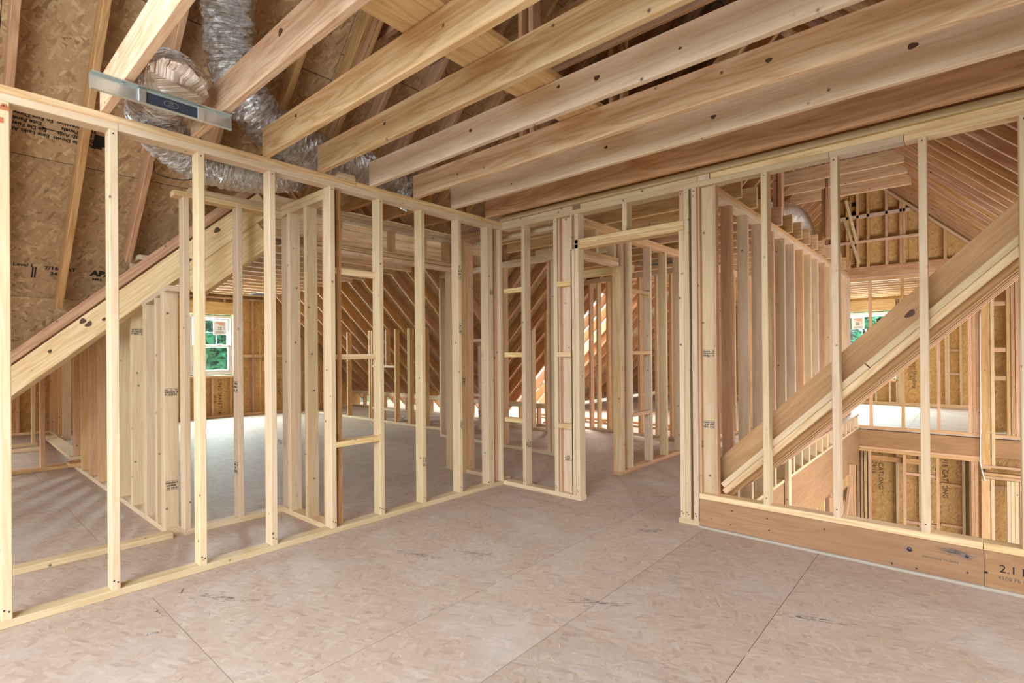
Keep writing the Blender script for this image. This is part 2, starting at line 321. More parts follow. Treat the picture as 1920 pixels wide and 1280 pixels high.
def tube(name, path, rad, mt, par, rib=0.0, crinkle=0.0, n=28, seg=60, cap=True, seed=1, ribs=60):
    rn = random.Random(seed); path = [V(p) for p in path]
    def cr(t):
        t = max(0, min(t, len(path)-1-1e-6)); i = int(t); u = t-i
        p0 = path[max(i-1, 0)]; p1 = path[i]; p2 = path[i+1]; p3 = path[min(i+2, len(path)-1)]
        return 0.5*((2*p1)+(-p0+p2)*u+(2*p0-5*p1+4*p2-p3)*u*u+(-p0+3*p1-3*p2+p3)*u**3)
    pts = [cr((len(path)-1)*i/seg) for i in range(seg+1)]
    vs = []; uv = []; prev = None
    ph = [rn.uniform(0, 6.28) for _ in range(12)]
    for i, p in enumerate(pts):
        t = (pts[min(i+1, seg)]-pts[max(i-1, 0)]).normalized()
        if prev is None: prev = t.orthogonal().normalized()
        x = (prev-t*prev.dot(t)).normalized(); prev = x; y = t.cross(x)
        for j in range(n):
            a = 2*math.pi*j/n
            rr = rad*(1+rib*math.sin(i*ribs/seg*6.283)+crinkle*(0.5*math.sin(5*a+ph[0]+i*.9)+.5*math.sin(9*a+ph[1]-i*1.7)+.6*math.sin(3*a+ph[2]+i*.43)+rn.uniform(-.7, .7)))
            vs.append(p+(x*math.cos(a)+y*math.sin(a))*rr)
    fs = [(i*n+j, i*n+(j+1) % n, (i+1)*n+(j+1) % n, (i+1)*n+j) for i in range(seg) for j in range(n)]
    if cap: fs += [tuple(range(n-1, -1, -1)), tuple(range(seg*n, seg*n+n))]
    me = bpy.data.meshes.new(name); me.from_pydata([tuple(v) for v in vs], [], fs)
    me.materials.append(M[mt]); ul = me.uv_layers.new(name='uv')
    for li, lp in enumerate(me.loops): vi = lp.vertex_index; ul.data[li].uv = ((vi//n)/seg*len(path)*.5, (vi % n)/n)
    for f in me.polygons: f.use_smooth = True
    bm = bmesh.new(); bm.from_mesh(me); bmesh.ops.recalc_face_normals(bm, faces=bm.faces); bm.to_mesh(me); bm.free()
    return link(name, me, par, Matrix.Identity(4))

# ================================================================== FLOOR
floor = E('floor', 'dusty grey tan strand board subfloor with narrow panel joints', 'floor', (0, 0, 0), 'structure')
Z = lambda x, y: -0.019
JX = 1.372
# panels run long in x, joints along y every 1.22 m (x=1.37, 2.59) and cross joints at y=-1.67
def floor_block(x0, x1, y0, y1):
    k = -10
    while JX+1.22*k < x1:
        a, b = JX+1.22*k, JX+1.22*(k+1)
        if b > x0:
            off = -1.668 if k % 2 == 0 else -2.83
            y = off-2.44*6
            while y < y1:
                c, d = max(y, y0), min(y+2.44, y1); aa, bb = max(a, x0), min(b, x1)
                if d-c > .03 and bb-aa > .03:
                    g = .0014
                    slab('subfloor_panel', [(aa+g, c+g, -.019), (bb-g, c+g, -.019), (bb-g, d-g, -.019), (aa+g, d-g, -.019)], (0, 0, 1), .019, 'osbfloor', floor)
                y += 2.44
        k += 1
floor_block(-8.6, 1.90, -6.0, 10.9)
floor_block(1.90, 5.3, -6.0, 0.09)
floor_block(1.90, 5.3, 6.35, 10.9)
P('floor_framing', -8.6, 1.86, -6, 10.9, -.30, -.0195, 'lvl', floor, 'dark floor framing below the subfloor')
P('floor_framing', 1.86, 5.3, -6, 0.0, -.30, -.0195, 'lvl', floor)
P('floor_framing', 1.86, 5.3, 6.46, 10.9, -.30, -.0195, 'lvl', floor)

# ================================================================== WALL A (left), plane x = -0.089 .. 0
HT = 2.467; TP1 = HT-2*ST; TP0 = HT-ST
wa = E('wall_left', 'open pale stud wall along the left of the room with double top plate', 'wall', (0, -2, 0), 'structure')
P('bottom_plate', -W4, 0, -5.6, 0.0, 0, ST, 'stud', wa)
P('top_plate', -W4, 0, -5.6, -2.93, TP1, TP0, 'stud', wa)
P('top_plate', -W4, 0, -2.928, 0.0, TP1, TP0, 'stud', wa)
P('top_plate', -W4, 0, -5.6, -1.55, TP0, HT, 'joist', wa, 'orange upper top plate board')
P('top_plate', -W4, 0, -1.545, 0.0, TP0, HT, 'joist', wa)
SA = [-5.37, -4.96, -4.55, -4.145, -3.74, -3.331, -2.93, -2.527, -2.124, -1.715, -1.322, -0.925, -0.524, -0.126, -0.164, -0.001]
for y in SA: P('stud', -W4, 0, y-ST, y, ST, TP1, 'stud', wa)
P('stud', -W4-.001, -ST, -.075, -.040, ST, TP1, 'studo', wa)
P('stud', -W4+.004, -ST*1.3, -1.677, -1.640, ST, TP1, 'rafter', wa, 'dark brown nailer stud behind the pale stud')
for z, s in ((1.80, 0), (1.197, 0.0), (0.588, 0.0)):
    P('block', -W4, -.051 if z > .6 else 0, -1.715, -1.36, z, z+(.045 if z > 1.7 else ST), 'yellow', wa)
for i, y in enumerate(SA[5:13]):
    nails(wa, [(.0003, y-.012, .075), (.0003, y-.028, .085), (.0003, y-.02, TP1-.02)], (1, 0, 0))
stamp(wa, (.0006, -.54, .62), (0, 0, 1), (0, -1, 0), seed=2); stamp(wa, (.0006, -.944, .37), (0, 0, 1), (0, -1, 0), seed=5)
stamp(wa, (.0006, -.545, 1.92), (0, 1, 0), (0, 0, 1), wdt=.034, hgt=.09, seed=3); stamp(wa, (.0006, -.145, 1.80), (0, 1, 0), (0, 0, 1), wdt=.05, hgt=.05, seed=4)
stamp(wa, (.0006, -.545, 1.45), (0, 1, 0), (0, 0, 1), wdt=.03, hgt=.08, seed=8)
quads('paint_mark', [(-.018, -.01, .016, .012), (-.018, -.07, -.002, -.045), (-.008, .005, .01, .02)], (.0006, -3.35, 2.36), (0, 1, 0), (0, 0, 1), 'paint', wa)
scrap = E('scrap_block', 'small sawn wooden scrap block left lying on the top plate of the left wall', 'block', (-.02, -1.58, HT))
P('offcut', -.075, .012, -1.70, -1.56, HT, HT+ST, 'stud', scrap)

# ================================================================== WALL B (right), plane y = 0 .. 0.089
wb = E('wall_right', 'open pale stud wall facing the camera with doorway and stair opening', 'wall', (1.3, 0, 0), 'structure')
P('bottom_plate', 0.0, .861, 0, W4, 0, ST, 'stud', wb)
P('bottom_plate', 1.706, 1.856, 0, W4, 0, ST, 'stud', wb)
P('top_plate', 0, 2.66, 0, W4, TP1, TP0, 'stud', wb)
P('top_plate', 2.663, 3.02, 0, W4, TP1, TP0, 'stud', wb); P('top_plate', 3.023, 4.9, 0, W4, TP1, TP0, 'yellow', wb)
P('top_plate', 0, .80, 0, W4, TP0, HT, 'stud', wb); P('top_plate', .88, 1.86, 0, W4, TP0, HT, 'stud', wb)
P('top_plate', 1.862, 1.945, 0.002, W4, TP0, HT, 'joistp', wb); P('top_plate', 1.952, 4.9, 0, W4, TP0, HT, 'yellow', wb)
def sb(x, z0=ST, z1=TP1, mt='stud', lab=None): return P('stud', x-ST, x, 0, W4, z0, z1, mt, wb, lab)
sb(.272); sb(.634); sb(.814, ST, 2.10); sb(.855, ST, TP1)
P('stud', .655, .775, W4-ST, W4, ST, TP1, 'stud', wb); P('stud', .64, .655, .012, W4, ST, TP1, 'studo', wb)
P('stud', .776, .79, 0.0, W4, ST, TP1, 'stud', wb)
for z in (1.80, 1.197, .588): P('block', .634, .776, 0.002, .05, z, z+.042, 'yellow', wb)
for z in (1.797, 1.197, .59): P('block', .0, .234, .02, .07, z, z+.044, 'yellow', wb)
sb(1.757, ST, 2.10); sb(1.796); sb(1.852)
P('stud', 1.713, 1.751, .03, W4, 2.178, TP1, 'studo', wb)
P('stud', 1.853, 1.868, .02, W4, .23, TP1, 'studo', wb); P('stud', 1.868, 1.957, W4-ST, W4, .23, TP1, 'stud', wb); P('stud', 1.958, 1.975, .03, W4, .23, TP1, 'studo', wb)
P('header', .815, 1.757, 0, W4, 2.10, 2.138, 'joist', wb); P('header', .815, 1.757, 0, W4, 2.139, 2.177, 'yellow', wb)
P('cripple', 1.268, 1.306, 0, W4, 2.177, TP1, 'stud', wb)
for x in (2.315, 2.705, 3.12, 3.515, 3.92, 4.33): sb(x, .236, TP1)
P('bottom_plate', 1.857, 3.33, 0, W4, .198, .236, 'yellow', wb, 'yellowish plate board on the beam'); P('bottom_plate', 3.333, 4.9, 0, W4, .198, .236, 'yellow', wb)
P('beam', 1.858, 3.333, .0, .044, -.25, .197, 'lvl', wb, 'brown laminated beam edge standing above the floor')
P('beam', 3.335, 4.9, .0, .044, -.25, .197, 'lvl', wb, 'brown laminated beam end printed 2.1 E'); P('beam', 1.858, 4.9, .046, .088, -.25, .197, 'lvl', wb)
TXT('2.1 E', .055, (3.445, -.0006, .118), (1, 0, 0), (0, 0, 1), 'ink', wb); TXT('4100 Fb LVL', .026, (3.452, -.0006, .072), (1, 0, 0), (0, 0, 1), 'inkgrey', wb)
TXT('04/14/2025 16:38:56', .0145, (3.160, -.0006, .105), (1, 0, 0), (0, 0, 1), 'inkgrey', wb, stretch=1.25)
quads('arrow_mark', [(3.336, .08, 3.344, .092), (3.344, .083, 3.349, .089)], (0, -.0006, 0), (1, 0, 0), (0, 0, 1), 'ink', wb)
def bolt(x, z, r, mt='bolt'):
    bm = bmesh.new(); bmesh.ops.create_uvsphere(bm, u_segments=10, v_segments=6, radius=r)
    me = bpy.data.meshes.new('bolt_head'); bm.to_mesh(me); bm.free(); me.materials.append(M[mt])
    for f in me.polygons: f.use_smooth = True
    link('bolt_head', me, wb, Matrix.Translation((x, -.001, z)) @ Matrix.Diagonal((1, .45, 1, 1)))
bolt(3.03, .128, .0125); bolt(3.268, .148, .008)
for x, z in ((2.08, .155), (2.30, .150), (2.31, .075), (2.62, .15), (2.07, .06), (2.95, .03), (3.06, .03), (3.27, .065)): bolt(x, z, .005)
foam = P('foam_bead', 1.86, 4.9, -.022, .0, 0, .016, 'dirt', wb, 'crumbly pale sealant bead along the floor')
def streaks(name, par, ctr, right, upv, n, lx, ly, ln, th, mt, seed):
    rn = random.Random(seed); rc = []
    for _ in range(n):
        x, y = rn.gauss(0, lx), rn.gauss(0, ly); l = rn.uniform(.3, 1)*ln; rc.append((x-l, y-th*rn.uniform(.3, 1), x+l, y+th*rn.uniform(.3, 1)))
    return quads(name, rc, ctr, right, upv, mt, par)
streaks('dark_stain', wb, (3.215, -.0004, .158), (1, 0, -.12), (0, 0, 1), 70, .035, .009, .03, .0012, 'stain', 3)
for cx_, cy_, an, sd in ((1.90, -1.42, .6, 4), (1.62, -.30, .7, 5), (1.0, -1.35, .5, 6), (.75, -1.6, .3, 7), (2.45, -2.05, 1.0, 8), (2.62, -2.0, 1.0, 9), (2.75, -.9, .4, 10), (.42, -2.6, .5, 11)):
    streaks('scuff_mark', floor, (cx_, cy_, .0003), (math.cos(an), math.sin(an), 0), (-math.sin(an), math.cos(an), 0), 42, .07, .016, .018, .0016, 'stain', sd)
nl = []
for x in (.255, .615, .835, 1.738, 1.777, 1.835): nl += [(x, -.0003, .07), (x-.008, -.0003, .085), (x, -.0003, TP1-.025)]
for x in (2.296, 2.686, 3.10, 3.496): nl += [(x, -.0003, .28), (x, -.0003, TP1-.02)]
nails(wb, nl, (0, -1, 0))
stamp(wb, (.273, .045, .40), (0, 1, 0), (0, 0, 1), wdt=.07, hgt=.05, seed=11); stamp(wb, (.715, W4-ST-.0006, .33), (1, 0, 0), (0, 0, 1), wdt=.09, hgt=.045, seed=12)
stamp(wb, (1.915, W4-ST-.0006, 1.22), (1, 0, 0), (0, 0, 1), wdt=.08, hgt=.045, seed=13); stamp(wb, (1.915, W4-ST-.0006, .72), (1, 0, 0), (0, 0, 1), wdt=.08, hgt=.05, seed=14)
stamp(wb, (1.8686, .04, .58), (0, 1, 0), (0, 0, 1), wdt=.04, hgt=.05, seed=15)

# ================================================================== CEILING of the room: joists along x on wall A
ce = E('ceiling', 'open ceiling of large sawn joists crossing above the room', 'ceiling', (1.5, -1.5, HT), 'structure')
JD = 0.178
JY = [-3.0, -2.592, -2.194, -1.828, -1.426, -1.025, -.622, -.205]
jm = ['joist', 'joist', 'joist', 'joist', 'joistp', 'joist', 'joistp', 'rafter']
jl = ['golden joist with bold wavy grain', 'broad golden joist beside the metal register bar', 'golden joist with swirling grain', 'golden joist with fine dark streaks', 'pale grey joist with scattered dark knots', 'reddish tan joist with bark marks along its lower edge', 'pale tan joist with fine straight grain', 'dark brown joist nearest the stud wall']
for y, mm_, lb in zip(JY, jm, jl): P('joist', -.02, 5.2, y, y+ST, HT+.001, HT+JD, mm_, ce, lb)
P('nailer', 0.0, 4.9, -.03, W4+.01, HT+.001, HT+.001+ST, 'stud', ce, 'pale flat nailer board on the wall plate')
P('joist', -.02, 5.2, .02, .02+ST, HT+.04, HT+JD+.09, 'rafter', ce)
P('brace_board', 1.41, 1.69, -3.6, .06, HT+JD+.002, HT+JD+ST, 'yellow', ce, 'flat yellow board laid across the joists')

# ================================================================== ROOF above the room (falls to -x), ridge along y
CM = 3.574; DM = 0.14; RX = 1.29
rf = E('roof_main', 'steep main roof underside of brown strand board on rafters', 'roof', (-1, -2, 3), 'structure')
VB = .958     # valley: x = y + VB
ry = -2.903-.361*6
while ry < 6.3:
    y0 = ry; x0 = max(y0+VB-.03, -3.5) if y0 < -1.9 else -1.0
    if y0 > 1.75: x0 = max(-3.45, .15-y0)
    SB('rafter', (x0, y0, x0+CM), (RX, y0, RX+CM), ST, DM, 'rafter', rf)
    if y0 < .2: SB('rafter', (4.3, y0, 2*RX+CM-4.3), (RX, y0, RX+CM), ST, DM, 'rafter', rf)
    ry += .361
for dy in (.06, .10, .14):                         # tripled rafter under the duct
    SB('rafter', (-1.0, -1.52+dy, -1.0+CM), (RX, -1.52+dy, RX+CM), ST, DM, 'rafter', rf)
P('ridge_board', RX-.02, RX+.02, -5, .9, RX+CM-.05, RX+CM+.20, 'rafter', rf)
up_m = V((-1, 0, 1)); oM = DM*math.sqrt(2)
deck(rf, -4.5, RX, -5.2, -1.5, .835, 2.44, lambda x, y: x+CM+oM, up_m, .012, 'osbroof', 'sheathing_panel', clips=((1, -1, -(VB-.48)),), oy=-.55, ox=.33-.835)
deck(rf, -1.1, RX, -1.5, 1.2, .835, 2.44, lambda x, y: x+CM+oM, up_m, .012, 'osbroof', 'sheathing_panel')
deck(rf, RX, 4.6, -5.2, 6.5, .835, 2.44, lambda x, y: 2*RX-x+CM+oM, V((1, 0, 1)), .012, 'osbroof', 'sheathing_panel')
def under(par, poly, fz, nrm):
    slab('underlayment', [(x, y, fz(x, y)) for x, y in poly], nrm, .01, 'dark', par)  # dark sheet added to keep sky light out of the panel gaps
under(rf, [(VB-5.2-.5, -5.2), (RX, -5.2), (RX, 1.2), (-1.1, 1.2), (-1.1, -1.5)], lambda x, y: x+CM+oM+.03, up_m)
under(rf, [(-1.1, 1.2), (RX, 1.2), (RX, 4.05), (-3.7, 4.05), (-3.7, 3.8)], lambda x, y: x+CM+oM+.03, up_m)
under(rf, [(-3.7, 5.3), (RX, 5.3), (RX, 10.9), (-3.7, 10.9)], lambda x, y: x+CM+oM+.03, up_m); under(rf, [(-1.5, 4.05), (RX, 4.05), (RX, 5.3), (-1.5, 5.3)], lambda x, y: x+CM+oM+.03, up_m)
under(rf, [(RX, -5.2), (4.6, -5.2), (4.6, 6.5), (RX, 6.5)], lambda x, y: 2*RX-x+CM+oM+.03, V((1, 0, 1)))
# printed marks on the deck (upside-down as in the house)
def ondeck(x, y): return (x, y, x+CM+oM-.0012)
sx = V((1, 0, 1)).normalized()
D_R = (0, -1, 0); D_U = -sx                        # reads upside-down for someone in the room
for i, t in enumerate(('Este Lado Abajo', 'Eje De Fuerza', 'Este Panel', 'En Esta Direccion')):
    TXT(t, .034, ondeck(-1.128+.0255*i, -3.17), D_R, D_U, 'ink', rf, bold=.001)
for i, t in enumerate(('This Side Down', 'Strength Axis', 'Face Panels', 'This Direction')):
    TXT(t, .034, ondeck(-1.128+.0255*i, -2.93), D_R, D_U, 'ink', rf, bold=.001)
quads('arrow_mark', [(-.05, -.003, .05, .003), (.03, -.007, .042, .007), (-.05, -.006, -.04, .006)], ondeck(-1.095, -3.05), D_R, D_U, 'ink', rf)
quads('logo_mark', [(-.06, -.05, -.03, .0), (-.03, -.05, .0, .03), (.0, -.05, .05, .05)], ondeck(-1.10, -2.79), D_R, D_U, 'ink', rf)
U_R = (0, 1, 0); U_U = sx
TXT('Level 1', .038, ondeck(-1.868, -3.115), U_R, U_U, 'ink', rf, bold=.001); TXT('7/16 CAT', .045, ondeck(-1.875, -2.91), U_R, U_U, 'ink', rf, bold=.0015)
TXT('24/16', .038, ondeck(-1.91, -2.92), U_R, U_U, 'ink', rf, bold=.0015); TXT('APA', .075, ondeck(-1.885, -2.66), U_R, U_U, 'ink', rf, bold=.004); TXT('MILL', .032, ondeck(-1.925, -2.68), U_R, U_U, 'ink', rf, bold=.0015)
quads('bar_mark', [(-.012, -.05, -.003, .05), (.003, -.05, .012, .05)], ondeck(-1.91, -3.055), U_R, U_U, 'ink', rf)
TXT('1 CAT  16 IN', .038, ondeck(-.11, -1.37), U_R, U_U, 'ink', rf, bold=.001); TXT('24/16', .034, ondeck(-.15, -1.37), U_R, U_U, 'ink', rf, bold=.001)
TXT('7/16', .04, ondeck(-.3, -.55), U_R, U_U, 'ink', rf); TXT('24/16', .04, ondeck(-.2, .1), U_R, U_U, 'ink', rf)
# attic posts and struts near the ridge
for x, y in ((1.02, -.9), (1.08, -.86), (1.02, .3), (1.10, .34)): P('post', x-ST, x, y, y+W4, HT+JD+.02, RX+CM-.05, 'rafter', rf)
for y in (-1.26, -.85, -.44, .0, .4): S('collar_tie', (-.4, y, 3.72), (2.4, y, 3.72), ST, .14, 'rafter', rf)

# valley beam where the wing roof meets the main roof
vbm = E('valley_beam', 'thick golden pine valley beam slanting up behind the left stud wall', 'beam', (-2.2, -2.4, 1.9), 'structure')
dv = V((1, 1, 1.035)).normalized(); sv = V((1, -1, 0)).normalized()
def vpt(x, z): return V((x, x-VB, z))
nv = dv.cross(V((-1, 1, 0)).normalized()); nv = nv if nv.z > 0 else -nv
cosv = nv.z
def vmem(name, xa, xb, top_a, depth, width, mt, off=0, label=None):
    """member along the valley; top_a = height of its top face at x=-2.87; depth measured vertically"""
    za = lambda x: top_a+1.035*(x+2.195)-depth/2
    a = vpt(xa, za(xa))-sv*off; b_ = vpt(xb, za(xb))-sv*off
    S(name, a, b_, width, depth*cosv, mt, vbm, None, label)
vmem('beam_ply', -2.85, -.862, 1.169, .228, .076, 'yellow', .04, 'upper golden board of the beam with dark knots')
vmem('beam_ply', -1.275, -.862, .938, .25, .076, 'yellow', .04, 'lower board of the beam with wavy grain')
vmem('ledger', -2.85, -.862, 1.275, .09, .13, 'rafter', .06, 'brown ledger strip on top of the beam')

def knot(par, loc, nrm, axis, a, b):
    n = V(nrm).normalized(); x = V(axis); x = (x-n*x.dot(n)).normalized(); y = n.cross(x); vs = []; k = 18
    for i in range(k):
        th = 2*math.pi*i/k; q = 1+.12*math.sin(3*th+a*400); vs.append((a*q*math.cos(th), b*q*math.sin(th), 0))
    me = bpy.data.meshes.new('knot'); me.from_pydata(vs+[(0, 0, .0012)], [], [(i, (i+1) % k, k) for i in range(k)]); me.materials.append(M['knot'])
    mm = Matrix((x, y, n)).transposed().to_4x4(); mm.translation = V(loc)+n*.0006; return link('knot', me, par, mm)
def vface(x, zf):
    # point on the camera-side face of the valley beam; zf = fraction of depth from the top
    z = 1.169+1.035*(x+2.195)-.228*zf; return vpt(x, z)-sv*.04+sv*.0381
for x, zf, a, b in ((-2.0, .42, .018, .013), (-1.83, .18, .026, .02), (-1.80, .42, .03, .018), (-1.72, .62, .016, .012), (-1.27, .66, .022, .014), (-1.12, .3, .026, .02)):
    knot(vbm, vface(x, zf), sv, dv, a, b)
for x, yi, z, a, b in ((1.93, 4, 2.60, .017, .013), (1.05, 4, 2.60, .012, .01), (1.7, 4, 2.65, .010, .008), (2.35, 4, 2.57, .008, .006), (.42, 2, 2.63, .012, .01), (2.6, 5, 2.60, .016, .010), (1.5, 6, 2.62, .014, .009), (3.1, 6, 2.66, .02, .014), (2.2, 6, 2.60, .016, .012), (.5, 5, 2.56, .008, .006), (1.1, 1, 2.64, .02, .016), (.75, 3, 2.60, .012, .009)):
    knot(ce, (x, JY[yi], HT+(z-HT)*.75), (0, -1, 0), (1, 0, 0), a, b)

# ================================================================== CHASE wall behind wall A and its stub
wc = E('wall_chase', 'narrow framed duct chase standing behind the left stud wall', 'wall', (-.8, -2, 0), 'structure')
cx0, cx1 = -.845, -.756; CH = 2.40
P('bottom_plate', cx0, cx1, -5.0, -2.49, 0, ST, 'stud', wc, 'plate board with dark wane edge'); P('bottom_plate', cx0, cx1, -2.42, -1.66, 0, ST, 'stud', wc)
P('bottom_plate', cx1, -W4, -1.74, -1.652, 0, ST, 'yellow', wc)
P('top_plate', cx0, cx1, -2.47, -1.66, CH-2*ST, CH-ST, 'yellow', wc); P('top_plate', cx0, cx1, -2.37, -1.66, CH-ST+.001, CH, 'stud', wc)
P('top_plate', cx1, -W4, -1.74, -1.652, CH-2*ST, CH-ST, 'stud', wc); P('top_plate', cx1, -W4, -1.74, -1.652, CH-ST+.001, CH, 'yellow', wc)
for y in (-2.38, -2.03, -1.662): P('stud', cx0, cx1, y-ST, y, ST, CH-2*ST, 'stud', wc)
P('stud', -.755, -.665, -1.70, -1.662, ST, CH-2*ST, 'stud', wc); P('stud', -.663, -.627, -1.74, -1.652, ST, CH-2*ST, 'stud', wc)
P('stud', -.40, -.362, -1.74, -1.652, ST, CH-2*ST, 'stud', wc); P('stud', -.13, -.092, -1.74, -1.652, ST, CH-2*ST, 'studo', wc)
stamp(wc, (-.80, -1.742, .55), (1, 0, 0), (0, 0, 1), seed=21)
stamp(wc, (-.8, -2.0685, .40), (1, 0, 0), (0, 0, 1), wdt=.07, hgt=.08, seed=22); stamp(wc, (-.8, -2.0685, 1.0), (1, 0, 0), (0, 0, 1), wdt=.07, hgt=.08, seed=23)

# south knee wall of the wing (runs away along -x)
wk = E('wall_wing_south', 'row of tall tan studs running away beneath the valley beam', 'wall', (-2.5, -2.45, 0), 'structure')
P('bottom_plate', -4.3, -.86, -2.50, -2.411, 0, ST, 'stud', wk); P('top_plate', -4.3, -1.52, -2.50, -2.411, 1.98, 2.018, 'stud', wk)
for x, zt in ((-.90, 1.675), (-.94, 1.67), (-1.08, 1.65), (-1.34, 1.62), (-1.38, 1.615), (-1.75, 1.98), (-2.15, 1.98), (-2.55, 1.98), (-2.95, 1.98), (-3.35, 1.98), (-3.39, 1.98), (-3.76, 1.98), (-4.16, 1.98), (-4.2, 1.98)):
    P('stud', x-ST, x, -2.50, -2.411, ST, zt, 'stud' if x > -2.2 else 'studo', wk)
S('rake_plate', (-1.44, -2.455, 1.628), (-.85, -2.455, 1.70), W4, ST, 'stud', wk, None, 'sloped cap board over the stud tops')
stamp(wk, (-.8995, -2.455, .33), (0, 1, 0), (0, 0, 1), wdt=.08, hgt=.06, seed=31); stamp(wk, (-.8995, -2.455, .98), (0, 1, 0), (0, 0, 1), wdt=.08, hgt=.05, seed=32)
stamp(wk, (-1.7495, -2.455, 1.43), (0, 1, 0), (0, 0, 1), wdt=.08, hgt=.05, seed=33)
P('bottom_plate', -8.3, -6.7, -2.25, -2.16, 0, ST, 'stud', wk); P('top_plate', -8.3, -6.7, -2.25, -2.16, 1.88, 1.918, 'stud', wk)
for x in (-6.70, -6.74, -7.1, -7.5, -7.9, -8.25): P('stud', x-ST, x, -2.25, -2.16, ST, 1.88, 'stud' if x > -6.8 else 'studo', wk)

# partition at x=-4.25 and x=-6.4 beyond
wp = E('wall_eave_partition', 'low brown framed partition on the eave side of the wing', 'wall', (-4.25, -3, 0), 'structure')
P('bottom_plate', -4.33, -4.24, -5.2, -2.52, 0, ST, 'studo', wp)
for y in (-2.73, -3.14, -3.55): P('stud', -4.33, -4.24, y-ST, y, ST, 1.25+1.0*(y+2.73), 'studo', wp)
P('bottom_plate', -6.6, -6.5, -5.0, -2.55, 0, ST, 'stud', wp)
for y in (-2.57, -2.98, -3.4): P('stud', -6.6, -6.5, y-ST, y, ST, 1.6+(y+2.57), 'stud', wp)
# loose boards on the floor there
lb = E('loose_board', 'long pale board lying loose on the bright floor beneath the valley beam', 'board', (-5.7, -2.36, 0))
S('plank', (-7.2, -2.34, .03), (-4.12, -2.47, .115), .14, ST, 'stud', lb, None)
lb2 = E('scrap_block', 'short brown offcut under the end of the loose white board', 'block', (-4.15, -2.5, 0))
P('offcut', -4.22, -4.0, -2.56, -2.44, ST+.001, 2*ST, 'studo', lb2)
lb3 = E('loose_board', 'short white offcut lying on the floor beside the low partition plate', 'board', (-6.0, -2.85, 0))
S('plank', (-6.05, -3.05, ST/2), (-5.95, -2.58, ST/2), W4, ST, 'stud', lb3)

# ================================================================== WEST wall and wing
ww = E('wall_west', 'far strand board gable wall with studs around a window', 'wall', (-8, 0, 0), 'structure')
WX = -8.1
def wosb(y0, y1, z0, z1): slab('sheathing_panel', [(WX, y0, z0), (WX, y1, z0), (WX, y1, z1), (WX, y0, z1)], (-1, 0, 0), .012, 'osbwall', ww)
wy0, wy1, wz0, wz1 = -.19, .60, .86, 2.05
for a, b_ in ((-4.2, -3.43), (-3.4, -2.62), (-2.60, -1.75), (-1.72, -.95), (-.945, wy0-.02)): wosb(a, b_, 0, 3.9)
wosb(wy0-.02, wy1+.02, 0, wz0-.02); wosb(wy0-.02, wy1+.02, wz1+.02, 3.9); wosb(wy1+.02, 1.16, 0, 3.2); wosb(1.165, 2.3, 0, 2.9); wosb(2.31, 3.6, 0, 1.6)
P('bottom_plate', WX+.002, WX+.09, -4.2, 3.4, 0, ST, 'joist', ww)
P('top_plate', WX+.002, WX+.09, -2.1, 1.2, 2.39, 2.43, 'joist', ww)
P('header', WX+.002, WX+.09, wy0-.05, wy1+.05, wz1+.02, wz1+.27, 'yellow', ww); P('sill_plate', WX+.002, WX+.09, wy0-.05, wy1+.05, wz0-.07, wz0-.02, 'joist', ww)
for y in (-3.9, -3.0, -2.6, -2.2, -1.75, -1.3, -.9, -.5, -.24, .69, 1.0): P('stud', WX+.002, WX+.09, y-ST, y, ST, 2.39, 'studo', ww)
for y in (1.4, 1.8): P('stud', WX+.002, WX+.09, y-ST, y, ST, 3.55-y, 'studo', ww)
for y in (.03, .22, .56): P('cripple', WX+.002, WX+.09, y-ST, y, ST, wz0-.07, 'studo', ww)
for y in (.1, .45): P('cripple', WX+.002, WX+.09, y-ST, y, wz1+.27, 2.39, 'studo', ww)
for a, b_ in ((.69, .96), (1.0, 1.36), (1.4, 1.76), (-.86, -.54), (-1.26, -.94)): P('block', WX+.002, WX+.09, a, b_, 1.20, 1.26, 'stud', ww)
TXT('LONG SPAN 7/16', .10, (WX+.0015, .36, .43), (0, 0, -1), (0, 1, 0), 'ink', ww); TXT('24/16', .08, (WX+.0015, .27, .38), (0, 0, -1), (0, 1, 0), 'ink', ww)
TXT('7/16 CAT', .09, (WX+.0015, 1.55, .55), (0, 0, -1), (0, 1, 0), 'ink', ww)

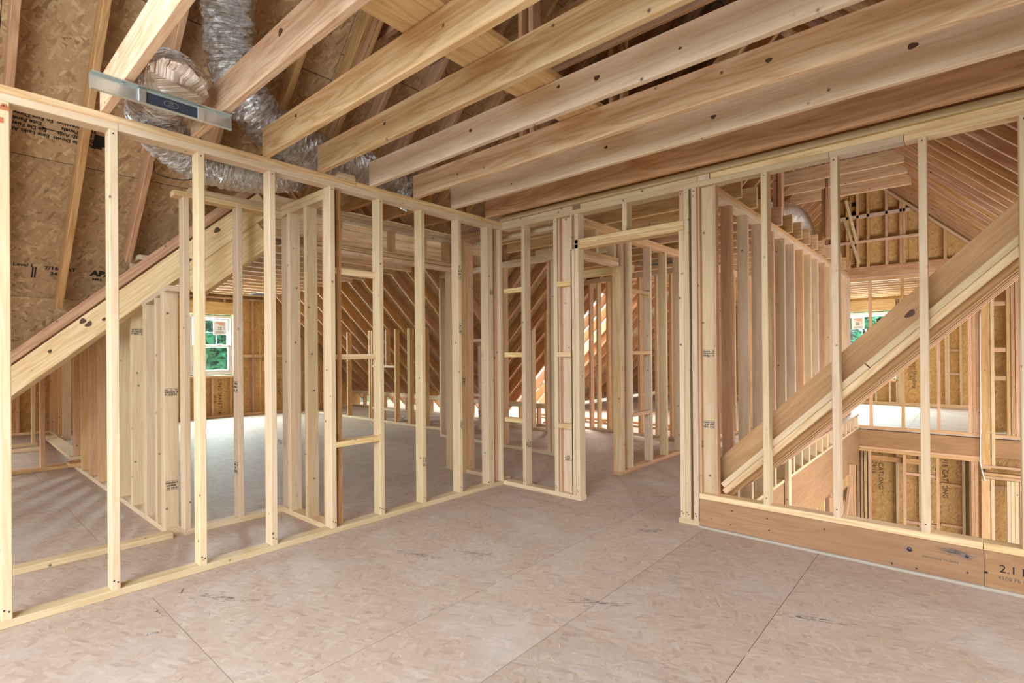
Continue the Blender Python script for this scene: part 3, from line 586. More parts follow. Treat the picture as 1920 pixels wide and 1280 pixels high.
def window(n, label, origin, right, wdt, z0, z1, inward, sticker_u, grid=True):
    """double-hung white vinyl window; origin = lower left corner seen from inside"""
    win = E('window_%d' % n, label, 'window', origin, 'structure')
    R = V(right); I = V(inward); O = V(origin)
    def bar(name, u0, u1, v0, v1, d0, d1, mt, lab=None):
        a = O+R*u0+I*d0; b_ = O+R*u1+I*d1
        return P(name, min(a.x, b_.x), max(a.x, b_.x), min(a.y, b_.y), max(a.y, b_.y), z0+v0, z0+v1, mt, win, lab)
    H = z1-z0; f = .05
    bar('frame_jamb', 0, f, 0, H, -.06, .05, 'white'); bar('frame_jamb', wdt-f, wdt, 0, H, -.06, .05, 'white')
    bar('frame_head', f, wdt-f, H-f, H, -.06, .05, 'white'); bar('frame_sill', f, wdt-f, 0, f, -.06, .05, 'white')
    mid = H*.475; s = .045
    for nm, v0, v1, d in (('lower_sash', f, mid+.03, .015), ('upper_sash', mid-.01, H-f, -.025)):
        bar(nm, f, f+s, v0, v1, d, d+.03, 'white'); bar(nm, wdt-f-s, wdt-f, v0, v1, d, d+.03, 'white')
        bar(nm, f+s, wdt-f-s, v0, v0+s, d, d+.03, 'white'); bar(nm, f+s, wdt-f-s, v1-s, v1, d, d+.03, 'white')
        bar('pane', f+s, wdt-f-s, v0+s, v1-s, d+.012, d+.018, 'glass')
    if grid:
        bar('muntin', f+s, wdt-f-s, (mid+H-f)/2-.005, (mid+H-f)/2+.005, -.015, -.008, 'dark')
        for k in (1, 2): bar('muntin', f+s+(wdt-2*f-2*s)*k/3-.005, f+s+(wdt-2*f-2*s)*k/3+.005, mid+s, H-f-s, -.015, -.008, 'dark')
    bar('sash_lock', wdt*.62, wdt*.62+.09, mid+.03, mid+.05, .02, .04, 'white')
    # maker's sticker on the upper pane (printed to be read from outside)
    u, sw = sticker_u, .25
    st = bar('sticker', u, u+sw, H-f-s-.29, H-f-s-.01, -.004, -.001, 'paper', 'square white sticker with red print')
    c = O+R*(u+sw/2)+I*.0002+V((0, 0, H-f-s-.15))
    z = V((0, 0, 1))
    def tri(pts, mt):
        vs = [tuple(R*a+z*b_) for a, b_ in pts]; me = bpy.data.meshes.new('print'); me.from_pydata(vs, [], [tuple(range(len(vs)))]); me.materials.append(M[mt])
        link('print', me, st, Matrix.Translation(c))
    tri([(-.085, .115), (.085, .115), (.085, -.04), (.07, -.025), (.07, .045), (.0, .045), (-.055, .09), (-.085, .09)], 'red')
    for a, b_ in ((-.035, .02), (.0, .02), (-.035, -.015), (.0, -.015)): tri([(a, b_), (a+.024, b_), (a+.024, b_-.024), (a, b_-.024)], 'inkgrey')
    TXT('UNITED', .052, c-z*.095, -R, z, 'inkgrey', st)
    return win
window(1, 'white double-hung window in the far west wall with green trees outside', (WX, wy0, wz0), (0, 1, 0), wy1-wy0, wz0, wz1, (1, 0, 0), .44)

wnk = E('wall_wing_north', 'white edged knee wall studs under the slanting wing rafters', 'wall', (-5, 1.95, 0), 'structure')
ny0, ny1 = 1.92, 2.01; KH = 1.72
P('bottom_plate', -8.0, -2.75, ny0, ny1, 0, ST, 'stud', wnk); 
for x in (-7.6, -7.2, -6.75, -6.35, -5.89, -5.13, -5.05, -4.32, -3.95, -3.91, -3.5, -3.1, -2.8): P('stud', x-ST, x, ny0, ny1, ST, KH-ST, 'studo', wnk)
for x in (-4.85, -4.6): P('cripple', x-ST, x, ny0, ny1, 1.04, KH-ST, 'studo', wnk); 
P('cripple', -4.78, -4.74, ny0, ny1, ST, .22, 'studo', wnk)
P('sill_plate', -5.05, -4.36, ny0, ny1, .22, .26, 'stud', wnk); P('header', -5.05, -4.36, ny0, ny1, 1.0, 1.04, 'stud', wnk)
P('bottom_plate', -8, -2, 3.3, 3.39, 0, ST, 'stud', wnk); P('bottom_plate', -8, -2, 3.3, 3.39, .30, .38, 'stud', wnk)
for k in range(14): P('cripple', -2.2-.406*k-ST, -2.2-.406*k, 3.3, 3.39, ST, .30, 'studo', wnk)

rw = E('roof_wing', 'sloped wing roof underside with close spaced slanting rafters', 'roof', (-5, 0, 2.5), 'structure')
for k in range(15):
    x = -7.95+.406*k
    if x < -1.9: SB('rafter', (x, min(3.62, .15-x), 3.72-min(3.62, .15-x)), (x, -.35, 4.07), ST, DM, 'rafter', rw)
    if x < -3.6: SB('rafter', (x, -4.1, .45), (x, -.45, 4.1), ST, DM, 'rafter', rw)
deck(rw, -8.3, -.9, -.4, 3.55, 2.44, 1.725, lambda x, y: 3.72-y+oM, V((0, 1, 1)), .012, 'osbroof', 'sheathing_panel', clips=((-1, -1, .22),))
deck(rw, -8.3, -.9, -4.1, -.4, 2.44, 1.725, lambda x, y: y+4.55+oM, V((0, -1, 1)), .012, 'osbroof', 'sheathing_panel', clips=((-1, 1, VB-.12),))

cw = E('ceiling_wing', 'close row of flat ceiling joists over the far wing room', 'ceiling', (-4, 0, HT), 'structure')
for k in range(18):
    x = -7.85+.406*k
    if x < -.95: P('joist', x, x+ST, -2.0, 1.22, HT, HT+.184, 'joist', cw)

# wide cased opening between hall and wing: dropped header in line with the chase
wh = E('wall_wing_opening', 'wide opening header of doubled boards with short cripple studs', 'wall', (-.8, -.8, 2.1), 'structure')
for z0, mt in ((2.395, 'stud'), (2.433, 'stud'), (2.10, 'joist'), (2.14, 'joist')):
    P('header', cx0, cx1, -1.66, .17, z0, z0+ST-.002, mt, wh)
P('header', cx0, cx1, -1.66, .17, 2.179, 2.19, 'joist', wh)
for y in (-1.62, -1.21, -.66, -.28, .02, .165): P('cripple', cx0, cx1, y-ST, y, 2.19, 2.395, 'studo', wh)
P('stud', cx0, cx1, -1.658, -1.62, ST, 2.10, 'studo', wh)
P('stud', -.965, -.875, .135, .173, 0.0, TP1, 'stud', wh); P('stud', -.873, -.835, .10, .19, 0.0, TP1, 'stud', wh)
P('stud', -.70, -.615, .10, .138, 0.0, TP1, 'studo', wh); P('stud', -.66, -.622, .139, .228, 0, TP1, 'studo', wh)
P('bottom_plate', -.62, -W4, .10, .19, 0, ST, 'stud', wh)
P('stud', -.36, -.322, .10, .19, ST, TP1, 'studo', wh)
P('top_plate', -.98, -W4, .10, .19, TP1, TP0, 'studo', wh); P('top_plate', -.98, -W4, .10, .19, TP0, HT, 'studo', wh)
stamp(wh, (-.658, .0994, .95), (1, 0, 0), (0, 0, 1), wdt=.08, hgt=.07, seed=41)
for y in (-1.2, -.8, -.4): P('joist', cx0, -.10, y, y+ST, HT+.001, HT+.19, 'rafter', ce)

# closet wall at y~1.4 and hall wall C, walls further north
wl = E('wall_closet', 'pale framed closet wall across the hall behind the door wall', 'wall', (-1.5, 1.45, 0), 'structure')
def seg(par, a, b, studs, z0, z1, mt='stud', plates=2, h=HT, name='stud'):
    """framed wall segment between plan points a,b; studs at distances along it"""
    a = V((*a, 0)); b = V((*b, 0)); d = (b-a).normalized(); n = V((-d.y, d.x, 0))
    S('bottom_plate', a+V((0, 0, z0+ST/2)), b+V((0, 0, z0+ST/2)), W4, ST, mt, par)
    for k in range(plates): S('top_plate', a+V((0, 0, z1-ST*(k+.5))), b+V((0, 0, z1-ST*(k+.5))), W4, ST-.001, mt, par)
    for i, s in enumerate(studs):
        p = a+d*s
        mm = Matrix((V((0, 0, 1)), n, -d)).transposed().to_4x4(); L_ = z1-plates*ST-z0-ST; mm.translation = p+V((0, 0, z0+ST+L_/2))
        link(name, board_mesh(L_, W4, ST, M[mt if i % 2 == 0 else 'studo']), par, mm)
def at(a, b, xs):
    a2, b2 = V((*a, 0)), V((*b, 0)); return [abs(x-a[0])/abs(b[0]-a[0])*(b2-a2).length for x in xs]
A_, B_ = (-2.66, 1.55), (-.43, 1.43)
seg(wl, A_, B_, at(A_, B_, (-2.64, -2.45, -2.40, -2.05, -1.71, -1.3, -.95, -.52, -.46)), 0, HT-.03)
for z in (1.40, .64): P('block', -2.03, -1.73, 1.47, 1.55, z, z+ST, 'stud', wl)
P('header', -.43, .58, 1.40, 1.49, 2.10, 2.18, 'yellow', wl)
for y in (1.6, 2.0, 2.4, 2.8): P('stud', -2.70, -2.61, y-ST, y, 0, 2.0-(y-1.5)*.6, 'stud', wl)
stamp(wl, (-1.688, 1.38, .42), (1, 0, 0), (0, 0, 1), wdt=.06, hgt=.08, seed=51)

wcx = E('wall_hall', 'hall partition with door gap and orange bottom plate seen through the doorway', 'wall', (.62, 2, 0), 'structure')
hx0, hx1 = .58, .67
P('top_plate', hx0, hx1, W4, 5.5, TP1, TP0, 'studo', wcx); P('top_plate', hx0, hx1, W4, 5.5, TP0, HT, 'studo', wcx)
P('header', hx0, hx1, W4, 1.0, 2.10, 2.138, 'joist', wcx); P('header', hx0, hx1, W4, 1.0, 2.139, 2.177, 'studo', wcx)
for y in (.35, .62, .95): P('cripple', hx0, hx1, y-ST, y, 2.177, TP1, 'stud', wcx)
P('bottom_plate', hx0, hx1, 1.015, 5.5, 0, ST, 'studo', wcx, 'orange bottom plate')
P('stud', hx0, hx1, 1.018, 1.056, 0, 2.10, 'yellow', wcx); P('stud', hx0, hx1, 1.058, 1.096, ST, TP1, 'studo', wcx)
P('stud', hx0, hx1-.0, 1.20, 1.24, ST, TP1, 'stud', wcx)
for y in (1.275, 1.72, 2.11, 2.50, 2.92, 3.3, 3.7, 4.1, 4.5, 4.9, 5.3): P('stud', hx0, hx1, y-ST, y, ST, TP1, 'stud' if y < 2.6 else 'studo', wcx)
for z in (1.86, 1.21, .56): P('block', hx0+.045, hx1, 1.24, 1.68, z, z+ST, 'studo', wcx)
stamp(wcx, (.625, 1.681, 1.9), (1, 0, 0), (0, 0, 1), wdt=.07, hgt=.04, seed=61)

wn2 = E('wall_back_hall', 'second row of framed partitions at the far end of the hall', 'wall', (-.5, 3.5, 0), 'structure')
A_, B_ = (-2.3, 3.62), (.5, 3.36)
seg(wn2, A_, B_, at(A_, B_, (-2.25, -1.86, -1.80, -1.27, -1.12, -.93, -.84, -.36, -.08, .15)), 0, HT-.05)
A_, B_ = (-2.9, 2.95), (-1.65, 2.92)
seg(wn2, A_, B_, at(A_, B_, (-2.85, -2.6, -2.0, -1.7)), 0, HT-.3)
# low rail opening behind (stair to the eave)
P('rail_plate', -3.2, .57, 4.15, 4.24, -.02, .018, 'studo', wn2); P('rail_plate', -3.2, .57, 4.15, 4.24, .05, .09, 'studo', wn2)
for k in range(9): P('cripple', -3.1+.406*k, -3.06+.406*k, 4.15, 4.24, .018, .05, 'studo', wn2)
# eave side walls, dormer
wd = E('wall_dormer', 'bright white lit dormer framing with slanted edge', 'wall', (-3.2, 4.4, 0), 'structure')
for y in (4.05, 5.25, 5.3): P('stud', -3.1, -3.0, y-ST, y, 0, 2.2, 'white' if y < 4.2 else 'stud', wd)  # first stud coloured white to stand for the daylight on it
S('rake_plate', (-3.9, 4.5, .55), (-2.3, 4.5, 2.15), .10, .12, 'stud', wd)
P('header', -3.1, -3.0, 4.0, 5.4, 2.2, 2.35, 'stud', wd)
deck(rf, -3.7, RX, 1.2, 4.05, 2.44, 1.22, lambda x, y: x+CM+oM, up_m, .012, 'osbroof', 'sheathing_panel', clips=((1, 1, -.1),))
deck(rf, -3.7, RX, 5.3, 10.9, 2.44, 1.22, lambda x, y: x+CM+oM, up_m, .012, 'osbroof', 'sheathing_panel')
deck(rf, -1.5, RX, 4.05, 5.3, 2.44, 1.22, lambda x, y: x+CM+oM, up_m, .012, 'osbroof', 'sheathing_panel')

ch = E('ceiling_hall', 'ceiling joists crossing over the hall and closets', 'ceiling', (.5, 2, HT), 'structure')
y = .32
while y < 6.2:
    P('joist', -.95 if y < 1.3 else -1.75, 1.93, y, y+ST, HT+.001, HT+.185, 'joist' if int(y*10) % 2 else 'rafter', ch); y += .406
P('nailer', -.95, .55, .22, .30, HT-.10, HT-.06, 'stud', ch); P('nailer', -.6, .5, 1.25, 1.29, HT-.14, HT, 'stud', ch)

# ================================================================== STAIR side: wall D along the stair opening
wdv = E('wall_stair', 'long receding row of reddish studs beside the stair opening', 'wall', (1.85, 3, 0), 'structure')
dx0, dx1 = 1.80, 1.889
P('bottom_plate', dx0, dx1, W4, 6.3, 0, ST, 'stud', wdv); P('top_plate', dx0, dx1, W4, 6.3, TP1, TP0, 'joistp', wdv); P('top_plate', dx0, dx1, W4, 6.3, TP0, HT, 'studo', wdv)
y = .66; k = 0
while y < 6.3:
    P('stud', dx0, dx1, y-ST, y, ST, TP1, ('studo', 'stud', 'joistp')[k % 3], wdv); y += .3975; k += 1
P('stud', dx0, dx1, .245, .283, ST, TP1, 'studo', wdv); P('stud', dx0, dx1, .207, .244, ST, TP1, 'stud', wdv)
# pony wall and beam carrying the stair rafters
wpn = E('wall_pony', 'short pony wall of stub studs under the feet of the stair rafters', 'wall', (1.95, 3, 0), 'structure')
px0, px1 = 1.90, 1.989
P('bottom_plate', px0, px1, .20, 6.25, 0, .03, 'stud', wpn); P('top_plate', px0, px1, .20, 6.25, .195, .225, 'studo', wpn)
y = .45
while y < 6.2: P('cripple', px0, px1, y-ST, y, .03, .195, 'stud', wpn); y += .335
P('beam', 1.901, 1.985, .095, 6.3, -.56, -.001, 'lvl', wpn, 'deep brown laminated beam under the pony wall')
P('stud', 1.99, 2.028, 1.72, 1.81, -1.6, .22, 'stud', wpn)
for k in range(14): P('stud', 1.90, 1.985, .3+.406*k, .338+.406*k, -2.75, -.562, 'studo', wpn)

rs = E('roof_stair', 'slanting stair ceiling rafters with doubled yellow plates beneath', 'roof', (2.8, .6, 1.2), 'structure')
def stz(off): return lambda x: x-off
def smem(name, off, depthv, y0, y1, xa, xb, mt, lab=None):
    f = lambda x: x-off-depthv/2
    S(name, (xa, (y0+y1)/2, f(xa)), (xb, (y0+y1)/2, f(xb)), y1-y0, depthv/math.sqrt(2), mt, rs, None, lab)
smem('rafter', 1.470, .34, .19, .228, 1.90, 4.6, 'stairrafter', 'wide orange brown slanting rafter with dark knots')
smem('rake_plate', 1.665, .052, .094, .183, 1.985, 2.83, 'stud', 'white upper plate board'); smem('rake_plate', 1.665, .052, .094, .183, 2.835, 4.6, 'stud')
smem('rake_plate', 1.719, .052, .094, .183, 1.995, 4.6, 'yellow', 'yellow lower plate board')
for k, y in enumerate((.56, .90, 1.23, 1.57, 1.90)): smem('rafter', 1.470, .34, y, y+ST, 1.92, 4.6, 'studo')
for k, y in enumerate((.40, .73, 1.06)): smem('strip', 1.79, .03, y, y+.06, 2.1, 4.6, 'joist')

for x, fr, a, b in ((2.86, .80, .032, .017), (3.03, .35, .03, .016), (2.36, .62, .022, .014)):
    knot(rs, (x, .19, x-1.47-.34*fr), (0, -1, 0), (1, 0, 1), a, b)

# stair gable: rafters meeting over the stair, collar ties, gable wall
rg = E('roof_gable', 'gable roof underside over the stair with thin collar ties', 'roof', (2.1, 3, 3), 'structure')
CR = 6.12; CL = 1.85; gx = (CR-CL)/2; y = .30
while y < 6.3:
    SB('rafter', (4.9, y, CR-4.9), (gx, y, CR-gx), ST, DM, 'rafter', rg)
    if y > .9: SB('rafter', (.72, y, .72+CL), (gx, y, gx+CL), ST, DM, 'rafter', rg)
    y += .305
deck(rg, gx, 5.4, .1, 6.5, 2.44, 1.22, lambda x, y: CR-x+oM, V((1, 0, 1)), .012, 'osbroof', 'sheathing_panel')
deck(rg, .6, gx, .9, 6.5, 2.44, 1.22, lambda x, y: x+CL+oM, V((-1, 0, 1)), .012, 'osbroof', 'sheathing_panel')
for y in (3.5, 3.95, 4.5): P('collar_tie', 1.42, 2.78, y, y+ST, 3.30, 3.46, 'joist', rg)
for x, y in ((1.90, 4.0), (1.95, 3.95), (1.76, 2.5), (1.70, 2.55)): P('post', x, x+ST, y, y+.10, HT+.2, 3.65, 'rafter', rg)
S('leaning_board', (1.86, 5.9, 3.3), (2.05, 5.95, 2.58), ST, ST, 'stud', rg); S('leaning_board', (1.93, 5.6, 3.5), (2.06, 5.65, 2.85), ST, ST, 'stud', rg)

under(rg, [(gx, .1), (5.4, .1), (5.4, 6.6), (gx, 6.6)], lambda x, y: CR-x+oM+.03, V((1, 0, 1)))
we = E('wall_gable', 'strand board gable wall high over the stair with printed marks', 'wall', (2.2, 6.4, 2.5), 'structure')
GY = 6.44
for a, b_, z0, z1 in ((1.0, 1.86, 2.45, 3.7), (1.865, 2.62, 2.45, 4.0), (2.625, 3.4, 2.45, 3.5), (3.405, 4.2, 2.4, 2.75)):
    pl = clip([(a, z0), (b_, z0), (b_, z1), (a, z1)], -1, -1, CR+.12); pl = clip(pl, 1, -1, CL+.2)
    slab('sheathing_panel', [(p[0], GY, p[1]) for p in pl], (0, 1, 0), .012, 'osbwall', we)
for x in (1.55, 1.84, 1.98, 2.12, 2.36, 2.54, 2.58, 2.82, 3.06): 
    zt = min(CR-.03-x, CL-.03+x); P('stud', x-ST/2, x+ST/2, GY-.09, GY-.002, 2.58, zt, 'studo', we)
slab('backing_board', [(.9, GY+.03, 2.40), (4.2, GY+.03, 2.40), (3.0, GY+.03, CR-2.85), (gx, GY+.03, CR-gx+.2), (.9, GY+.03, CL+1.1)], (0, 1, 0), .012, 'osbwall', we)
P('girt', 1.2, 2.82, GY-.11, GY-.03, 2.965, 3.005, 'joist', we); P('girt', 1.6, 2.65, GY-.09, GY-.004, 3.37, 3.42, 'joistp', we)
S('rake_plate', (2.1, GY-.05, CR-2.12), (3.6, GY-.05, CR-3.62), W4, ST, 'joist', we)
def ong(x, z): return (x, GY-.0012, z)
TXT('APA', .11, ong(1.91, 2.99), (0, 0, 1), (-1, 0, 0), 'ink', we, bold=.003); TXT('7/16', .08, ong(1.93, 2.84), (0, 0, 1), (-1, 0, 0), 'ink', we); TXT('24/16', .07, ong(1.94, 2.70), (0, 0, 1), (-1, 0, 0), 'ink', we)
quads('box_mark', [(-.13, -.05, .13, -.044), (-.13, .044, .13, .05), (-.13, -.05, -.124, .05), (.124, -.05, .13, .05), (-.11, -.02, .0, .0), (.02, -.02, .10, -.005), (.02, .01, .10, .025)], ong(1.93, 3.18), (0, 0, 1), (-1, 0, 0), 'ink', we)
quads('arrow_mark', [(-.05, -.05, -.02, .05), (-.02, -.034, .0, .034), (0, -.018, .02, .018), (-.06, -.062, .16, -.056), (.09, -.03, .16, .03)], ong(1.92, 3.50), (0, 0, 1), (-1, 0, 0), 'ink', we)

# wall E: far side of the stairwell, open studs upstairs, beam, lower storey
wE = E('wall_landing', 'far stairwell side with thin open studs standing on a brown beam', 'wall', (2.5, 6.35, 0), 'structure')
EY = 6.35
P('beam', .9, 4.4, EY, EY+.09, 2.415, 2.58, 'rafter', wE); P('top_plate', .9, 4.4, EY, EY+.09, 2.34, 2.378, 'studo', wE); P('top_plate', .9, 4.4, EY, EY+.09, 2.378, 2.414, 'studo', wE)
P('bottom_plate', 1.7, 5.0, EY, EY+.09, .0, ST, 'studo', wE)
P('beam', 1.7, 5.0, EY, EY+.04, -.29, -.03, 'lvl', wE, 'brown rim beam across the stairwell'); P('beam', 1.7, 5.0, EY+.042, EY+.09, -.29, -.03, 'lvl', wE)
P('plate', 1.7, 3.42, EY-.01, EY+.09, -.33, -.291, 'studo', wE); P('plate', 1.7, 3.42, EY-.01, EY+.09, -.37, -.331, 'studo', wE)
for x in (2.135, 2.545, 2.97): P('stud', x-ST/2, x+ST/2, EY, EY+.09, ST, 2.34, 'studo', wE)
for x in (3.34, 3.385, 3.43): P('stud', x-ST, x, EY, EY+.09, ST, 2.34, 'studo', wE)
P('stud', 3.44, 3.53, EY-.05, EY-.01, -.45, 2.3, 'studo', wE); P('stud', 3.54, 3.578, EY-.05, EY+.04, -.40, 2.3, 'stud', wE)
for x in (3.74, 3.785, 3.83, 3.87): P('stud', x-ST, x, EY, EY+.09, ST, 2.34, 'studo', wE)
for z in (1.85, 1.2, .8): P('block', 3.58, 3.70, EY+.02, EY+.09, z, z+.06, 'studo', wE)
slab('sheathing_panel', [(3.4, EY+.3, 0.05), (4.4, EY+.3, .05), (4.4, EY+.3, 2.4), (3.4, EY+.3, 2.4)], (0, 1, 0), .012, 'osbwall', wE)
P('plate', 3.43, 5.0, EY-.06, EY+.03, -.43, -.395, 'studo', wE); P('plate', 3.43, 5.0, EY-.06, EY+.03, -.54, -.50, 'studo', wE); P('plate', 3.43, 5.0, EY-.06, EY+.03, -.585, -.545, 'studo', wE)
# lower storey wall seen down the stairwell
wlo = E('wall_lower', 'lower storey framing and strand board seen down through the stairwell', 'wall', (2.7, 6.9, -2.75), 'structure')
LY = 6.9
for a, b_ in ((1.6, 2.42), (2.425, 2.86), (2.865, 3.35), (3.355, 5.0)): slab('sheathing_panel', [(a, LY, -2.75), (b_, LY, -2.75), (b_, LY, -.30), (a, LY, -.30)], (0, 1, 0), .012, 'osbwall', wlo)
for x, mt in ((1.84, 'rafter'), (1.90, 'studo'), (1.95, 'studo'), (2.0, 'yellow'), (2.06, 'studo'), (2.43, 'stud'), (2.72, 'stud'), (3.24, 'stud'), (3.32, 'studo'), (3.5, 'studo')):
    P('stud', x-ST/2, x+ST/2, LY-.09, LY-.003, -2.75, -.37, mt, wlo)
for x in (2.11, 2.555, 2.95): P('stud', x-ST/2, x+ST/2, EY, EY+.09, -2.75, -.372, 'studo', wlo)
for x in (3.36, 3.40): P('stud', x-ST, x, EY, EY+.09, -2.75, -.372, 'studo', wlo)
P('stud', 3.43, 3.52, EY-.05, EY-.01, -2.75, -.59, 'studo', wlo); P('stud', 3.53, 3.568, EY-.05, EY+.04, -2.75, -.59, 'stud', wlo)
for x in (3.73, 3.77, 3.81, 3.86): P('stud', x-ST, x, EY-.05, EY+.04, -2.75, -.59, 'stud', wlo)
P('girt', 2.1, 2.75, EY+.10, EY+.14, -.52, -.44, 'rafter', wlo); P('block', 2.57, 2.93, EY+.02, EY+.09, -.68, -.64, 'studo', wlo); P('block', 2.57, 2.93, EY+.02, EY+.09, -1.42, -1.38, 'studo', wlo)
P('block', 2.97, 3.22, LY-.06, LY-.004, -.87, -.83, 'studo', wlo); P('block', 2.97, 3.22, LY-.06, LY-.004, -1.5, -1.46, 'studo', wlo); P('block', 3.55, 3.72, LY-.06, LY-.004, -.83, -.77, 'studo', wlo)
P('stud', 1.99, 2.08, 5.2, 5.24, -2.75, -.4, 'studo', wlo); P('stud', 1.99, 2.08, 3.8, 3.84, -2.75, -.58, 'studo', wlo)
S('brace', (2.0, 4.6, -1.4), (2.0, 5.2, -.75), ST, W4, 'studo', wlo)
for x, t in ((2.20, '7/16 CAT'), (3.02, '7/16 CAT')):
    TXT(t, .10, (x, LY-.0012, -.62), (0, 0, -1), (1, 0, 0), 'ink', wlo); TXT('24/16', .09, (x-.09, LY-.0012, -.72), (0, 0, -1), (1, 0, 0), 'ink', wlo); TXT('LONG', .09, (x, LY-.0012, -.95), (0, 0, -1), (1, 0, 0), 'ink', wlo)
fl = E('floor_lower', 'concrete coloured lower storey floor at the foot of the stairwell', 'floor', (3, 3, -2.76), 'structure')
P('slab', -4, 7, -5, 12, -2.86, -2.76, 'concrete', fl)

# north room and wall
wno = E('wall_north', 'far strand board wall of the bright north room', 'wall', (2.2, 10.9, 0), 'structure')
NY = 10.95; nx0, nx1, nz0, nz1 = 1.09, 1.93, .60, 2.13; nx1 = 2.08
def nosb(a, b_, z0, z1): slab('sheathing_panel', [(a, NY, z0), (b_, NY, z0), (b_, NY, z1), (a, NY, z1)], (0, 1, 0), .012, 'osbwall', wno)
nosb(-4.0, -2.6, 0, 2.7); nosb(-2.595, -1.205, 0, 2.7); nosb(-1.2, 0.3, 0, 2.7); nosb(.305, nx0-.02, 0, 2.7); nosb(nx0-.02, nx1+.02, 0, nz0-.02); nosb(nx0-.02, nx1+.02, nz1+.02, 2.7); nosb(nx1+.02, 2.56, 0, 2.7); nosb(2.565, 3.4, 0, 2.7); nosb(3.405, 5.0, 0, 2.7)
P('bottom_plate', -3.6, 5, NY-.09, NY-.002, 0, .07, 'yellow', wno); P('header', nx0-.1, nx1+.1, NY-.09, NY-.002, nz1+.02, nz1+.28, 'yellow', wno); P('sill_plate', nx0-.05, nx1+.05, NY-.09, NY-.002, nz0-.07, nz0-.02, 'joist', wno)
for x in (-2.8, -2.4, -2.0, -1.6, -1.2, -.8, -.4, 0, .4, .8, 1.02, 2.13, 2.17, 2.21, 2.98, 3.02, 3.22, 3.6, 4.0): P('stud', x-ST, x, NY-.09, NY-.002, .07, 2.4, 'stud', wno)
for x in (1.35, 1.74, 2.0): P('cripple', x-ST, x, NY-.09, NY-.002, .07, nz0-.07, 'stud', wno)
for z in (1.82, 1.20, .70): P('block', 3.02, 3.18, NY-.07, NY-.004, z, z+.05, 'studo', wno)
TXT('7/16 x 24/16  Rated Sheathing', .10, (2.42, NY-.0012, 1.0), (0, 0, -1), (1, 0, 0), 'ink', wno); TXT('SPAN EXPOSURE', .09, (2.34, NY-.0012, .9), (0, 0, -1), (1, 0, 0), 'ink', wno)
window(2, 'white double-hung window in the far north room with sticker, half hidden by the slanting rafter', (nx0, NY, nz0), (1, 0, 0), nx1-nx0, nz0, nz1, (0, -1, 0), .16)
cn = E('ceiling_north', 'thin ceiling joists over the north room beyond the stairwell', 'ceiling', (2, 8.5, 2.44), 'structure')
y = 6.75
while y < 10.8: P('joist', -1.3, 5.0, y, y+ST, 2.44, 2.62, 'joist', cn); SB('rafter', (-3.45, y+.1, -3.45+CM), (-.8, y+.1, -.8+CM), ST, DM, 'rafter', rf); y += .406
deck(cn, -1.3, 5.0, 6.5, 10.9, 2.44, 1.22, lambda x, y: 2.63, V((0, 0, 1)), .012, 'osbroof', 'sheathing_panel')

# ================================================================== DUCTS and fittings
d1 = E('foil_duct', 'crinkled silver foil duct draped behind the left wall top plate into the chase', 'duct', (-.4, -2.2, 2.5))
tube('sleeve', [(.42, -2.79, 2.52), (.33, -2.785, 2.60), (.15, -2.775, 2.635), (-.05, -2.755, 2.615), (-.26, -2.68, 2.56), (-.42, -2.48, 2.50), (-.47, -2.24, 2.49), (-.48, -2.02, 2.515), (-.48, -1.82, 2.575), (-.48, -1.74, 2.60)], .13, 'foil', d1, rib=.02, crinkle=.06, seg=170, n=44, seed=3, ribs=60)
d2 = E('foil_duct', 'large silver foil duct dropping from the roof behind the golden joists', 'duct', (-.2, -2, 3))
tube('sleeve', [(-.02, -2.37, 3.62), (-.07, -2.365, 3.4), (-.14, -2.34, 3.18), (-.18, -2.27, 2.96), (-.19, -2.14, 2.80), (-.19, -1.98, 2.715), (-.19, -1.78, 2.665), (-.19, -1.55, 2.635), (-.19, -1.3, 2.655), (-.19, -1.05, 2.60), (-.19, -.9, 2.56)], .142, 'foil', d2, rib=.025, crinkle=.06, seg=190, n=44, seed=5, ribs=70)
d3 = E('foil_duct', 'short silver foil duct end hanging in the attic above the reddish stair studs', 'duct', (1.6, 3.4, 2.9))
tube('sleeve', [(1.50, 2.7, 2.80), (1.58, 3.1, 2.86), (1.62, 3.5, 2.93), (1.64, 3.85, 2.92), (1.66, 4.1, 2.80), (1.66, 4.2, 2.68)], .145, 'foil', d3, rib=.012, crinkle=.03, seg=80, n=32, seed=9, ribs=30)
d4 = E('foil_duct', 'small patch of foil duct showing above the doorway header', 'duct', (1.35, .6, 2.8))
tube('sleeve', [(.9, .78, 2.90), (1.2, .74, 2.90), (1.5, .70, 2.90), (1.75, .66, 2.88)], .14, 'foil', d4, rib=.012, crinkle=.03, seg=60, n=32, seed=12, ribs=25)
# duct strap wire
wr = E('duct_wire', 'thin dark wire strap bent against the roof boards under the foil duct', 'wire', (-.5, -2.75, 2.4))
tube('strand', [(-.45, -2.66, 2.42), (-.45, -2.66, 2.36), (-.44, -2.62, 2.34), (-.42, -2.52, 2.335), (-.41, -2.45, 2.36)], .003, 'ink', wr, n=6, seg=20)

